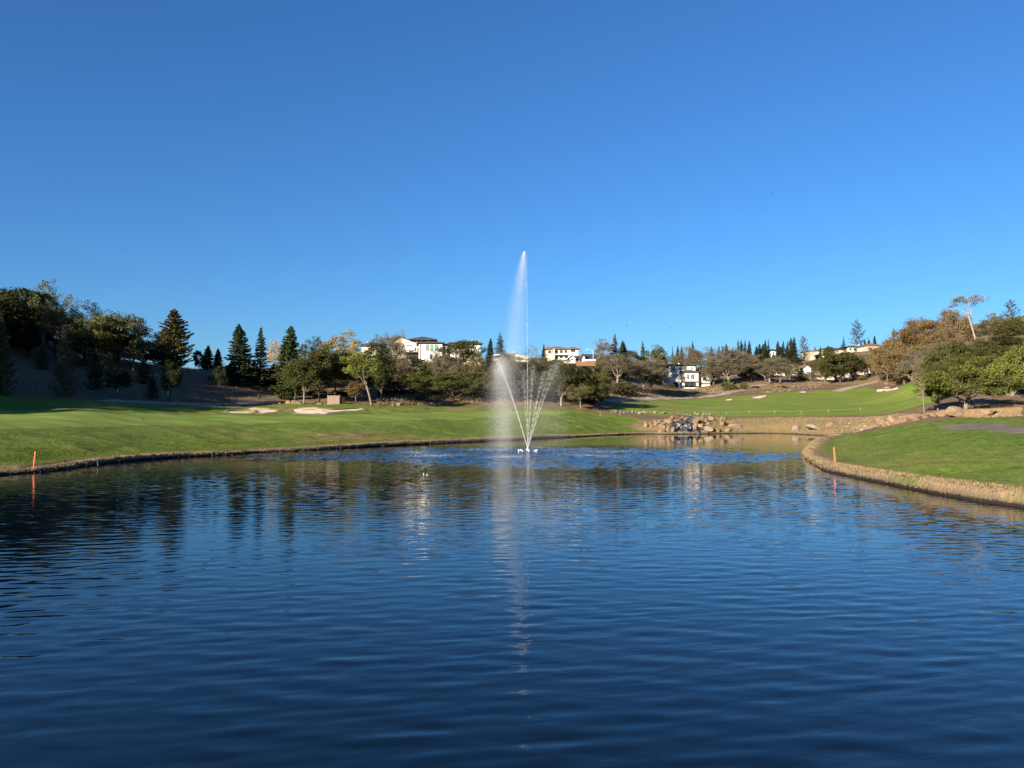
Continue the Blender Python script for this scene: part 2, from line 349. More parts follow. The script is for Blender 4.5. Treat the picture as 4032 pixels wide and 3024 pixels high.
Z_mown = zone([(0,1688),(300,1682),(600,1672),(900,1668),(1200,1664),(1600,1656),(1900,1648),(2200,1634),(2260,1622),(2100,1616),(1800,1622),(1500,1632),(1200,1637),(900,1634),(600,1628),(300,1618),(0,1612)], extra=[(-75,90),(-70,60)])
tan_l = [zone(p) for p in ([(1120,1722),(1250,1706),(1450,1696),(1640,1706),(1700,1722),(1560,1740),(1350,1748),(1150,1748)],
        [(850,1617),(980,1609),(1120,1606),(1300,1603),(1440,1606),(1440,1620),(1300,1622),(1120,1628),(980,1622)],
        [(1690,1612),(1790,1600),(1900,1602),(1890,1618),(1780,1622)], [(2440,1676),(2520,1652),(2620,1648),(2660,1704),(2540,1704),(2480,1692)])]
tan_r = [zone(p) for p in ([(2780,1704),(2780,1664),(2900,1652),(3060,1646),(3250,1645),(3440,1640),(3560,1628),(3640,1634),(3600,1655),(3480,1684),(3340,1700),(3292,1712),(3183,1708),(3051,1704)],
        [(3620,1640),(3700,1618),(3860,1616),(4030,1606),(4030,1640),(3800,1648)], [(2400,1582),(2520,1574),(2560,1582),(2440,1590)], [(2570,1592),(2640,1584),(2700,1590),(2640,1598)])]
Z_dirt = zone([(3690,1679),(3743,1674),(3850,1668),(3950,1668),(4028,1678),(4028,1708),(3920,1703),(3760,1694)])
Z_dirt = np.vstack([Z_dirt[:5], [(62,62),(58,48)], Z_dirt[5:]])
def ribbon(pts, w, y0=24.0):
    P = resample([tuple(hit(px, py, y0)[:2]) for px, py in pts], 2.0, False); L_, R_ = [], []
    for i in range(len(P)):
        t = P[min(i+1, len(P)-1)] - P[max(i-1, 0)]; n_ = np.array([-t[1], t[0]]) / (np.linalg.norm(t) + 1e-9)
        L_.append(P[i] + n_ * w / 2); R_.append(P[i] - n_ * w / 2)
    return np.array(L_ + R_[::-1])
paths = [ribbon([(420,1581),(620,1586),(800,1592),(960,1592),(1060,1586),(1180,1574)], 3.2), ribbon([(2380,1580),(2560,1570),(2700,1566),(2830,1556),(2900,1538),(2960,1524),(3010,1515)], 3.6, 165),
         ribbon([(3290,1541),(3360,1524),(3430,1508),(3480,1494)], 3.4, 200)]
asphalt = [zone([(3800,1590),(3830,1566),(3900,1562),(3930,1588)])]
red = [zone([(3440,1520),(3500,1500),(3560,1475),(3625,1445),(3650,1500),(3640,1512),(3560,1512)], 200)]
bare = [zone([(1480,1596),(1400,1592),(1290,1588),(1190,1588),(1190,1576),(1350,1570),(1500,1560),(1640,1540),(1850,1560),(1850,1590),(1640,1596)]), zone([(700,1430),(900,1456),(1060,1476),(1040,1520),(900,1500),(740,1460)]),
        zone([(1480,1530),(1560,1480),(1700,1480),(1700,1530)])]
lawn = np.maximum(np.maximum(soft(Z_left, 1.4), soft(Z_right, 0.5)), soft(Z_fair, 1.4))
mown = np.maximum(soft(Z_mown, 0.8), soft(Z_fair, 1.4) * 0.5)
tan = np.zeros_like(GX)
for z_ in tan_l: tan = np.maximum(tan, soft(z_, 3.0) * 0.68)
for z_ in tan_r: tan = np.maximum(tan, soft(z_, 1.6))
tan = np.maximum(tan, sstep(2.4, 1.0, SD))
pathw = np.zeros_like(GX)
for z_ in paths: pathw = np.maximum(pathw, soft(z_, 0.7))
GZ = GZ + _j * sstep(1.6, 3.0, SD) * (0.020 + 0.030 * (lawn > 0.5) * (mown < 0.4) + 0.05 * (lawn < 0.3) * (tan < 0.3)) * (1 - 0.75 * mown) * (GY < 330)
dirtw = np.maximum(soft(Z_dirt, 0.35), soft(asphalt[0], 1.0))
redw = np.zeros_like(GX)
for z_ in red: redw = np.maximum(redw, soft(z_, 4.0))
bare.append(zone([(2545,1690),(2560,1660),(2640,1640),(2740,1640),(2850,1650),(2860,1690),(2800,1706),(2620,1706)], 130))
for z_ in bare: redw = np.maximum(redw, soft(z_, 4.0) * 0.8)

def terrain_mat():
    m, n, l, b = nmat('turf_and_dry_hillside'); pos = geo_pos(n)
    a1 = n.new('ShaderNodeAttribute'); a1.attribute_name = 'zone_a'; a2 = n.new('ShaderNodeAttribute'); a2.attribute_name = 'zone_b'
    s1 = n.new('ShaderNodeSeparateColor'); l.new(a1.outputs['Color'], s1.inputs[0])
    s2 = n.new('ShaderNodeSeparateColor'); l.new(a2.outputs['Color'], s2.inputs[0])
    rag = math_(n, l, 'SUBTRACT', nz(n, l, 0.9, 5, 0.65, pos), 0.5)
    def edge(v, amt=0.9, w=0.18): return mp(n, l, math_(n, l, 'ADD', v, math_(n, l, 'MULTIPLY', rag, amt)), 0.5 - w, 0.5 + w, smooth=True)
    big = nz(n, l, 0.07, 4, 0.55, pos); mid = nz(n, l, 0.55, 5, 0.65, pos); fine = nz(n, l, 5.0, 4, 0.7, pos)
    st = n.new('ShaderNodeMapping'); l.new(pos, st.inputs[0]); st.inputs['Scale'].default_value = (0.22, 1.0, 1.0)
    streak = nz(n, l, 0.9, 4, 0.6, st.outputs[0])
    # dry hillside: straw, grey-brown thatch, bare soil
    dry = mix(n, l, mp(n, l, mid, 0.32, 0.68), (0.140, 0.097, 0.058), (0.215, 0.155, 0.090))
    dry = mix(n, l, mp(n, l, fine, 0.35, 0.7), dry, (0.066, 0.046, 0.030))
    dry = mix(n, l, mp(n, l, big, 0.52, 0.66), dry, (0.105, 0.085, 0.065))
    redc = mix(n, l, mp(n, l, mid, 0.3, 0.7), (0.215, 0.120, 0.064), (0.145, 0.088, 0.052))
    c = mix(n, l, edge(s2.outputs[2], 0.8), dry, redc)
    # rough turf and mown turf
    g = mix(n, l, mp(n, l, mid, 0.3, 0.7), (0.090, 0.138, 0.017), (0.152, 0.195, 0.032))
    g = mix(n, l, mp(n, l, nz(n, l, 1.7, 3, 0.6, pos), 0.48, 0.70), g, (0.036, 0.078, 0.010))
    g = mix(n, l, mp(n, l, big, 0.45, 0.72), g, (0.185, 0.175, 0.044))
    g = mix(n, l, mp(n, l, fine, 0.42, 0.72), g, (0.040, 0.082, 0.010))
    mo = mix(n, l, mp(n, l, streak, 0.35, 0.65), (0.122, 0.178, 0.028), (0.174, 0.224, 0.045))
    w = n.new('ShaderNodeTexWave'); w.inputs['Scale'].default_value = 0.032; w.inputs['Distortion'].default_value = 2.4; w.inputs['Detail'].default_value = 2
    w.bands_direction = 'Y'; l.new(pos, w.inputs[0])
    mo = mix(n, l, math_(n, l, 'MULTIPLY', mp(n, l, w.outputs['Fac'], 0.35, 0.65, smooth=True), 0.3), mo, (0.076, 0.122, 0.018))
    g = mix(n, l, edge(s1.outputs[1], 0.25, 0.25), g, mo)
    c = mix(n, l, edge(s1.outputs[0], 0.5, 0.12), c, g)
    ta = mix(n, l, mp(n, l, mid, 0.3, 0.7), (0.25, 0.175, 0.080), (0.165, 0.125, 0.060))
    ta = mix(n, l, mp(n, l, fine, 0.4, 0.7), ta, (0.150, 0.115, 0.058))
    ta = mix(n, l, mp(n, l, nz(n, l, 0.25, 4, 0.6, pos), 0.47, 0.66), ta, (0.110, 0.120, 0.038))
    c = mix(n, l, edge(s1.outputs[2], 0.9, 0.25), c, ta)
    pc = mix(n, l, mp(n, l, fine, 0.3, 0.7), (0.30, 0.25, 0.20), (0.24, 0.20, 0.165))
    c = mix(n, l, edge(s2.outputs[0], 0.3), c, pc)
    dc = mix(n, l, mp(n, l, streak, 0.35, 0.65), (0.165, 0.132, 0.108), (0.125, 0.105, 0.092))
    c = mix(n, l, edge(s2.outputs[1], 0.25), c, dc)
    l.new(c, b.inputs['Base Color']); b.inputs['Roughness'].default_value = 0.95; b.inputs['Specular IOR Level'].default_value = 0.1
    hgt = math_(n, l, 'ADD', math_(n, l, 'MULTIPLY', mid, 0.5), math_(n, l, 'MULTIPLY', fine, 0.22))
    soft_ = math_(n, l, 'SUBTRACT', 1.0, math_(n, l, 'MULTIPLY', s1.outputs[1], 0.8))
    bp = n.new('ShaderNodeBump'); bp.inputs['Distance'].default_value = 0.45; l.new(math_(n, l, 'MULTIPLY', soft_, 0.75), bp.inputs['Strength'])
    l.new(hgt, bp.inputs['Height']); l.new(bp.outputs[0], b.inputs['Normal'])
    return m
nx, ny = len(AX), len(AY)
idx = np.arange(nx * ny).reshape(ny, nx)
quads = np.stack([idx[:-1, :-1], idx[:-1, 1:], idx[1:, 1:], idx[1:, :-1]], -1).reshape(-1, 4)
me = bpy.data.meshes.new('terrain')
me.vertices.add(nx * ny); me.vertices.foreach_set('co', np.stack([GX, GY, GZ], -1).astype(np.float32).ravel())
me.loops.add(quads.size); me.loops.foreach_set('vertex_index', quads.ravel().astype(np.int32))
me.polygons.add(len(quads)); me.polygons.foreach_set('loop_start', np.arange(0, quads.size, 4, dtype=np.int32))
me.polygons.foreach_set('use_smooth', np.ones(len(quads), bool))
me.update(calc_edges=True)
for nm, ch in (('zone_a', (lawn, mown, tan)), ('zone_b', (pathw, dirtw, redw))):
    a = me.color_attributes.new(nm, 'FLOAT_COLOR', 'POINT')
    a.data.foreach_set('color', np.stack([*ch, np.ones_like(GX)], -1).astype(np.float32).ravel())
terrain = mesh_obj('terrain', me, terrain_mat())
tag(terrain, 'rolling golf course ground of green turf, straw grass and dry hillsides', None, None, 'structure')

# ------------------------------------------------------------------ the pond
FX, FY = tuple(onz(2078, 1780))[:2]
def water_mat():
    m, n, l, b = nmat('pond_water'); pos = geo_pos(n)
    def mapped(sx, sy, rot):
        t = n.new('ShaderNodeMapping'); t.vector_type = 'TEXTURE'; l.new(pos, t.inputs[0]); t.inputs['Scale'].default_value = (1 / sx, 1 / sy, 1); t.inputs['Rotation'].default_value = (0, 0, rot); return t.outputs[0]
    w1 = nz(n, l, 1.0, 0.0, 0.4, mapped(0.62, 1.85, 0.34), 0.5)
    w2 = nz(n, l, 1.0, 1, 0.5, mapped(1.7, 4.2, 0.22), 0.4)
    w3 = nz(n, l, 1.0, 3, 0.55, mapped(0.16, 0.55, 0.5), 0.3)
    w4 = nz(n, l, 1.0, 1, 0.5, mapped(3.6, 8.5, 0.1))
    # gusts and calm lanes
    gust = mp(n, l, nz(n, l, 1.0, 3, 0.5, mapped(0.03, 0.07, 0.2)), 0.35, 0.68, 0.55, 1.25, True)
    dv = n.new('ShaderNodeVectorMath'); dv.operation = 'DISTANCE'; l.new(pos, dv.inputs[0]); dv.inputs[1].default_value = (FX - 2, FY - 7, 0)
    near = mp(n, l, math_(n, l, 'ADD', dv.outputs['Value'], math_(n, l, 'MULTIPLY', nz(n, l, 1.0, 2, 0.5, mapped(0.06, 0.12, 0.1)), 14.0)), 17.0, 35.0, 1.0, 0.0, True)
    sy = n.new('ShaderNodeSeparateXYZ'); l.new(pos, sy.inputs[0])
    calm = mp(n, l, sy.outputs[1], 84.0, 112.0, 1.0, 0.22, True)
    a1 = nz(n, l, 1.0, 2, 0.5, mapped(2.2, 3.6, 0.5)); 
    h = math_(n, l, 'ADD', math_(n, l, 'MULTIPLY', w1, 0.003), math_(n, l, 'MULTIPLY', w2, 0.0050))
    h = math_(n, l, 'ADD', h, math_(n, l, 'MULTIPLY', w3, 0.003))
    h = math_(n, l, 'ADD', h, math_(n, l, 'MULTIPLY', w4, 0.0018))
    h = math_(n, l, 'MULTIPLY', math_(n, l, 'MULTIPLY', h, gust), calm)
    h = math_(n, l, 'ADD', h, math_(n, l, 'MULTIPLY', math_(n, l, 'MULTIPLY', a1, near), 0.010))
    bp = n.new('ShaderNodeBump'); bp.inputs['Strength'].default_value = 1.0; bp.inputs['Distance'].default_value = 1.0
    l.new(h, bp.inputs['Height']); l.new(bp.outputs[0], b.inputs['Normal'])
    b.inputs['Base Color'].default_value = (0.001, 0.004, 0.009, 1); b.inputs['Roughness'].default_value = 0.03
    b.inputs['IOR'].default_value = 1.333; b.inputs['Specular IOR Level'].default_value = 0.5
    return m
WX = axis([(-60,-32,2.0),(-32,34,0.2),(34,75,2.0)]); WY = axis([(-2,5.5,1.5),(5.5,20,0.06),(20,30,0.075),(30,44,0.1),(44,96,0.13),(96,160,1.5)])
wx, wy = np.meshgrid(WX, WY); _rw = np.random.default_rng(12); wr = np.hypot(wx - FX, wy - FY); wz = np.zeros_like(wx)
for _ in range(26):                                       # chop thrown up by the falling water
    lam = _rw.uniform(0.42, 1.3); an = _rw.normal(1.45, 0.75); wz += 0.035 * lam ** 1.0 / (2 * math.pi) * np.sin(2 * math.pi / lam * (wx * math.cos(an) + wy * math.sin(an)) + _rw.uniform(0, 6.28))
wz += 0.05 * 0.7 / (2 * math.pi) * np.sin(2 * math.pi / 0.7 * wr) * np.exp(-wr / 14)
patch = 0.5 + 0.5 * np.sin(wx * 0.21 + 1.1 * np.sin(wy * 0.13)) * np.sin(wy * 0.33 + 0.8 * np.sin(wx * 0.17))
wz *= sstep(30, 11, np.hypot((wx - FX) * 0.85, (wy - FY + 4) * 1.15) + 6 * patch) * sstep(96, 88, wy) * sstep(44, 48, wy) * sstep(33, 28, np.abs(wx - 1))
wind = np.zeros_like(wx)                                    # wind ripples, crests running away to the right
for i_w in range(64):
    lam = _rw.uniform(0.21, 0.42) if i_w % 2 else _rw.uniform(0.42, 0.85); an = math.pi / 2 + 0.30 + _rw.normal(0, 0.72)
    wind += (0.0090 if i_w % 2 else 0.0066) * lam / (2 * math.pi) * np.sin(2 * math.pi / lam * (wx * math.cos(an) + wy * math.sin(an)) + _rw.uniform(0, 6.28))
gust = 0.85 + 0.35 * np.sin(wx * 0.16 + wy * 0.07 + 1.0) * np.sin(wy * 0.19 - wx * 0.05) + 0.2 * np.sin(wx * 0.41 + 2) * np.sin(wy * 0.37)
wz += wind * gust * (0.35 + 0.65 * sstep(80, 40, wy)) * sstep(96, 84, wy) * sstep(5.5, 6.5, wy) * sstep(33, 31, np.abs(wx - 1))
wn_x, wn_y = len(WX), len(WY); wi = np.arange(wn_x * wn_y).reshape(wn_y, wn_x)
tag(mk('pond_water', np.stack([wx, wy, wz], -1).reshape(-1, 3), np.stack([wi[:-1, :-1], wi[:-1, 1:], wi[1:, 1:], wi[1:, :-1]], -1).reshape(-1, 4), water_mat(), smooth=True), 'wind rippled dark blue pond', None, None, 'structure')

# straw bank all round the pond: lip, wet foot, matted dead grass
def bank_mat():
    m, n, l, b = nmat('matted_straw_bank'); pos = geo_pos(n)
    st = n.new('ShaderNodeMapping'); l.new(pos, st.inputs[0]); st.inputs['Scale'].default_value = (1, 1, 0.5)
    f = nz(n, l, 6, 4, 0.7, st.outputs[0]); g = nz(n, l, 0.8, 4, 0.6, pos)
    c = mix(n, l, mp(n, l, f, 0.3, 0.7), (0.30, 0.215, 0.12), (0.15, 0.105, 0.062))
    c = mix(n, l, mp(n, l, g, 0.5, 0.72), c, (0.20, 0.165, 0.075))
    sz = n.new('ShaderNodeSeparateXYZ'); l.new(pos, sz.inputs[0])
    c = mix(n, l, mp(n, l, math_(n, l, 'ADD', sz.outputs[2], math_(n, l, 'MULTIPLY', math_(n, l, 'SUBTRACT', g, 0.5), 0.5)), 0.18, 0.42), (0.135, 0.108, 0.072), c)
    c = mix(n, l, mp(n, l, nz(n, l, 0.35, 4, 0.7, pos), 0.56, 0.66), c, (0.105, 0.115, 0.04))
    wet = mp(n, l, math_(n, l, 'ADD', sz.outputs[2], math_(n, l, 'MULTIPLY', math_(n, l, 'SUBTRACT', f, 0.5), 0.16)), 0.09, 0.19)
    c = mix(n, l, wet, (0.022, 0.018, 0.014), c)
    l.new(c, b.inputs['Base Color']); b.inputs['Roughness'].default_value = 0.95; b.inputs['Specular IOR Level'].default_value = 0.1
    bump(n, l, b, f, 0.8, 0.12); return m
BANK = resample(SHORE, 0.45); nb = len(BANK); rb = np.random.default_rng(5)
ctr = POND.mean(0); tang = np.roll(BANK, -1, 0) - np.roll(BANK, 1, 0); nrm = np.stack([tang[:, 1], -tang[:, 0]], -1); nrm /= np.linalg.norm(nrm, axis=1)[:, None] + 1e-9
chk = sdist(POND, BANK[:, 0] + nrm[:, 0] * 0.8, BANK[:, 1] + nrm[:, 1] * 0.8); flip = np.median(chk) < 0
if flip: nrm = -nrm
far = sstep(105, 135, BANK[:, 1]); slow = np.convolve(rb.normal(0, 1, nb + 60), np.hanning(61) / np.sqrt((np.hanning(61) ** 2).sum()), 'valid')[:nb]; leftn = sstep(0, -12, BANK[:, 0]) * (1 - far)
lip = (0.48 * (1 - far) + 0.27 * far - 0.10 * leftn) * (1 + 0.14 * slow); wid = (1.0 * (1 - far) + 0.65 * far) * (1 + 0.22 * np.roll(slow, 40))
prof = [(-0.03, -0.5, 0), (0.0, 0.10, 1), (0.05, 0.45, 1), (0.16, 0.78, 1), (0.42, 0.98, 1), (0.75, 1.0, 1), (1.05, 0.9, 1), (1.45, 0.4, 1)]
bv = []
wob1 = np.convolve(rb.normal(0, 1, nb + 8), np.ones(9) / 9, 'valid')[:nb]
for k, (o, zf, r) in enumerate(prof):
    jit = (rb.normal(0, 0.05, nb) + 0.25 * wob1) * r; jz = 1 + (rb.normal(0, 0.09, nb) + 0.35 * wob1) * r
    xy = BANK + nrm * ((o * wid + jit))[:, None]; z = (zf * lip * jz if zf > 0 else np.full(nb, zf))
    bv.append(np.concatenate([xy, z[:, None]], 1))
bv = np.stack(bv, 1); K = len(prof); bf = []
for i in range(nb):
    j = (i + 1) % nb
    for k in range(K - 1): bf.append((i*K+k, i*K+k+1, j*K+k+1, j*K+k))
tag(mk('pond_bank', bv.reshape(-1, 3), bf, bank_mat(), smooth=True), 'low bank of matted tan straw round the pond', None, None, 'structure')

def blades(name, base, h, w, lean, mat, label, cat, seed=1):
    r = np.random.default_rng(seed); n = len(base)
    a = r.uniform(0, 2 * math.pi, n); d = np.stack([np.cos(a), np.sin(a), np.zeros(n)], -1)
    la = r.uniform(0, 2 * math.pi, n); hh = h * r.uniform(0.5, 1.3, n); ll = lean * hh * r.uniform(0.2, 1.4, n)
    top = base + np.stack([np.cos(la) * ll, np.sin(la) * ll, hh], -1)
    V = np.stack([base - d * w / 2, base + d * w / 2, top], 1).reshape(-1, 3)
    me = bpy.data.meshes.new(name); me.from_pydata(V.tolist(), [], np.arange(3 * n).reshape(-1, 3).tolist())
    at_ = me.attributes.new('rnd', 'FLOAT', 'FACE'); at_.data.foreach_set('value', r.uniform(0, 1, n).astype(np.float32))
    o = mesh_obj(name, me, mat); tag(o, label, cat, None, 'stuff'); return o
i_ = rb.integers(0, nb, 60000); w_ = np.clip(rb.normal(0.5, 0.28, 60000), 0.02, 1.3)
i_ = i_[(BANK[i_, 1] > 22)]; w_ = w_[:len(i_)]
zz = np.interp(w_, [0, 0.16, 0.42, 0.75, 1.05, 1.3], [0.15, 0.75, 0.96, 0.98, 0.9, 0.62]) * lip[i_]
bb = np.concatenate([BANK[i_] + nrm[i_] * (w_ * wid[i_])[:, None] + rb.normal(0, 0.2, (len(i_), 2)) * np.array([1, 1]) * 0.5, zz[:, None] - 0.04], 1)
M['straw'] = leaf_mat('straw_blade', (0.16, 0.115, 0.065), (0.40, 0.29, 0.165), 0.2)
blades('straw', bb, 0.13, 0.035, 1.2, M['straw'], 'matted dead straw blades along the pond edge', 'straw', 3)
# ------------------------------------------------------------------ tree kinds: a tapered trunk with limbs, a crown of small leaf faces
def leaf_mesh(name, C, size, r, up=0.35, aspect=0.55, axis=None):
    """diamond leaves at centres C"""
    n = len(C); nrm_ = r.normal(0, 1, (n, 3)); nrm_[:, 2] = np.abs(nrm_[:, 2]) + up; nrm_ /= np.linalg.norm(nrm_, axis=1)[:, None]
    t = r.normal(0, 1, (n, 3)) if axis is None else axis + r.normal(0, 0.45, (n, 3))
    u = t - nrm_ * (t * nrm_).sum(1)[:, None]; u /= np.linalg.norm(u, axis=1)[:, None] + 1e-9; v = np.cross(nrm_, u)
    s = (size * r.uniform(0.6, 1.35, n))[:, None]
    V = np.stack([C - u * s, C + v * s * aspect, C + u * s + nrm_ * s * 0.25, C - v * s * aspect], 1).reshape(-1, 3)
    me = bpy.data.meshes.new(name); me.vertices.add(4 * n); me.vertices.foreach_set('co', V.astype(np.float32).ravel())
    me.loops.add(4 * n); me.loops.foreach_set('vertex_index', np.arange(4 * n, dtype=np.int32))
    me.polygons.add(n); me.polygons.foreach_set('loop_start', np.arange(0, 4 * n, 4, dtype=np.int32)); me.update(calc_edges=True)
    a = me.attributes.new('rnd', 'FLOAT', 'FACE'); return me, a
def to_mesh(mb, name):
    me = bpy.data.meshes.new(name); me.from_pydata(mb.v, [], mb.f); me.polygons.foreach_set('use_smooth', [True] * len(me.polygons)); me.update(); return me
def curve(a, b, r, wig, n=6, sag=0.0):
    a, b = np.array(a, float), np.array(b, float); d = b - a; Ln = np.linalg.norm(d)
    pts = [a + d * t for t in np.linspace(0, 1, n)]; off = r.normal(0, wig * Ln, (n, 3)); off[0] = 0
    off = np.cumsum(off, 0) * 0.6; off -= np.linspace(0, 1, n)[:, None] * off[-1]
    return [p + o + np.array([0, 0, sag * Ln * math.sin(math.pi * t)]) for p, o, t in zip(pts, off, np.linspace(0, 1, n))]
def broadleaf(seed, h=10.0, w=9.0, fork=0.22, cb=0.2, clumps=60, per=80, cr=0.95, leaf=0.19, limbs=6, flat=0.75, lean=0.0, twigs=0, wig=0.05,
              trunk_r=0.032, shell=0.5, top=1.0, drop=0.0):
    r = np.random.default_rng(seed); mb = MB()
    a, c, zc = w / 2, (1 - cb) * h / 2, (1 + cb) * h / 2
    lob = r.normal(0, 1, (5, 3)); lob /= np.linalg.norm(lob, axis=1)[:, None]; la = r.uniform(0.10, 0.24, 5); lk = r.uniform(2, 4, 5)
    cs = []
    while len(cs) < clumps:
        d = r.normal(0, 1, 3); d /= np.linalg.norm(d)
        if d[2] < -0.55 - drop: continue
        k = 1 + sum(q * math.cos(m * math.acos(max(-1, min(1, float(d @ o))))) for q, m, o in zip(la, lk, lob)) * 0.8
        rad = (shell + (0.94 - shell) * r.uniform(0, 1) ** 0.6) * min(k, 1.08)
        p = np.array([d[0] * a * rad, d[1] * a * rad, zc + d[2] * c * rad * (top if d[2] > 0 else 1.0)])
        cs.append(p)
    cs = np.array(cs); cs[:, 0] += lean * h * (cs[:, 2] / h)
    fk = np.array([lean * h * fork * 1.2, 0, h * fork]); R0 = trunk_r * h
    tp = curve((0, 0, -0.3), fk, r, 0.035, 5)
    mb.tube(tp, np.linspace(R0 * 1.25, R0 * 0.9, 5), 8)
    samples = []; ends = []
    for i in range(limbs):
        an = 2 * math.pi * (i + r.uniform(-0.3, 0.3)) / limbs; q = r.uniform(0.35, 0.62); el = r.uniform(0.05, 0.75) if i else 0.95
        e = np.array([math.cos(an) * a * q * (1.1 - el * 0.8), math.sin(an) * a * q * (1.1 - el * 0.8), zc + c * (el * 0.9 - 0.35)]); e[0] += lean * e[2]
        s0 = tp[-1] if i % 2 == 0 else tp[-2] * 0.4 + tp[-1] * 0.6
        P = curve(s0, e, r, wig, 8, -0.06); rr = np.linspace(R0 * 0.62, R0 * 0.16, 8); mb.tube(P, rr, 6, False)
        for p, q_ in zip(P[2:], rr[2:]): samples.append((p, q_))
    SP = np.array([s[0] for s in samples]); SR = [s[1] for s in samples]
    LC = []; LR = []
    for p in cs:
        dd = ((SP - p) ** 2).sum(1) + 3.0 * np.maximum(0, SP[:, 2] - p[2]) ** 2; j = int(dd.argmin())
        B = curve(SP[j], p, r, wig * 1.2, 5, -0.04); r1 = max(0.022, SR[j] * 0.55); mb.tube(B, np.linspace(r1, 0.018, 5), 4, False)
        for _ in range(twigs):
            d = r.normal(0, 1, 3); d[2] = abs(d[2]) * 0.6; d /= np.linalg.norm(d); e = p + d * cr * r.uniform(0.7, 1.5)
            T = curve(B[r.integers(2, 5)], e, r, 0.09, 4); mb.tube(T, [0.026, 0.022, 0.016, 0.010], 3, False)
        m = max(4, int(per * r.uniform(0.6, 1.4))); q = r.normal(0, 1, (m, 3)); q /= np.linalg.norm(q, axis=1)[:, None]
        rad = cr * r.uniform(0.7, 1.25) * r.uniform(0.15, 1, m)[:, None] ** 0.45
        LC.append(p + q * rad * np.array([1.15, 1.15, flat])); LR.append(np.clip(r.uniform(0.25, 0.75) + r.normal(0, 0.22, m), 0, 1))
    LC = np.concatenate(LC); LR = np.concatenate(LR)
    cm, at_ = leaf_mesh('crown', LC, leaf, r); at_.data.foreach_set('value', LR.astype(np.float32))
    zt = np.percentile(LC[:, 2], 99.5); ww = np.percentile(np.abs(LC[:, 0] - np.median(LC[:, 0])), 98) * 2
    return to_mesh(mb, 'trunk'), cm, zt, ww
def conifer(seed, h=14.0, w=6.0, lev=30, per=6, p=0.85, zb=0.08, droop=0.25, dens=16, card=0.24, upt=0.15, gap=0.0, trunk_r=0.016, tipw=0.0, rag=0.2):
    r = np.random.default_rng(seed); mb = MB(); R0 = trunk_r * h
    mb.tube([(0, 0, -0.3), (0.02 * h * r.normal(0, .3), 0, h * .4), (0, 0, h * .8), (0, 0, h)], [R0 * 1.2, R0 * 0.75, R0 * 0.3, 0.02], 7)
    LC, AXS, LR = [], [], []
    for i in range(lev):
        t = i / (lev - 1); z = h * (zb + (0.985 - zb) * t ** 0.92); Lb = w / 2 * ((1 - t) ** p + tipw) * (1 if t > 0.06 else 0.75)
        for k in range(per):
            if r.uniform() < gap: continue
            an = 2 * math.pi * (k + r.uniform(-.4, .4)) / per + i * 1.3; Lk = max(0.12, Lb * r.uniform(1 - rag * 1.6, 1 + rag))
            d = np.array([math.cos(an), math.sin(an), 0]); zz0 = z + r.uniform(-.5, .5) * h / lev
            s = np.linspace(0, 1, 5); P = [np.array([0, 0, zz0]) + d * Lk * q + np.array([0, 0, -droop * Lk * q + upt * Lk * q * q * 2]) for q in s]
            mb.tube(P, np.linspace(max(.012, R0 * .16 * (1 - t) + .012), .008, 5), 3, False)
            m = max(3, int(dens * Lk)); q = r.uniform(0.12, 1.03, m) ** 0.75; side = r.normal(0, 0.16, m) * Lk * (1.15 - q) + r.normal(0, 0.07, m)
            pts = np.array([0, 0, zz0]) + d * (Lk * q)[:, None] + np.stack([np.zeros(m), np.zeros(m), -droop * Lk * q + upt * Lk * q * q * 2 + r.normal(-0.03, 0.07, m)], -1)
            pts += np.array([-d[1], d[0], 0]) * side[:, None]
            LC.append(pts); AXS.append(np.repeat((d + np.array([0, 0, -0.25]))[None], m, 0)); LR.append(np.clip(r.uniform(.2, .7) + r.normal(0, .22, m), 0, 1))
    LC = np.concatenate(LC); AXS = np.concatenate(AXS); LR = np.concatenate(LR)
    cm, at_ = leaf_mesh('crown', LC, card, r, 0.5, 0.42, AXS); at_.data.foreach_set('value', LR.astype(np.float32))
    return to_mesh(mb, 'trunk'), cm, h, w
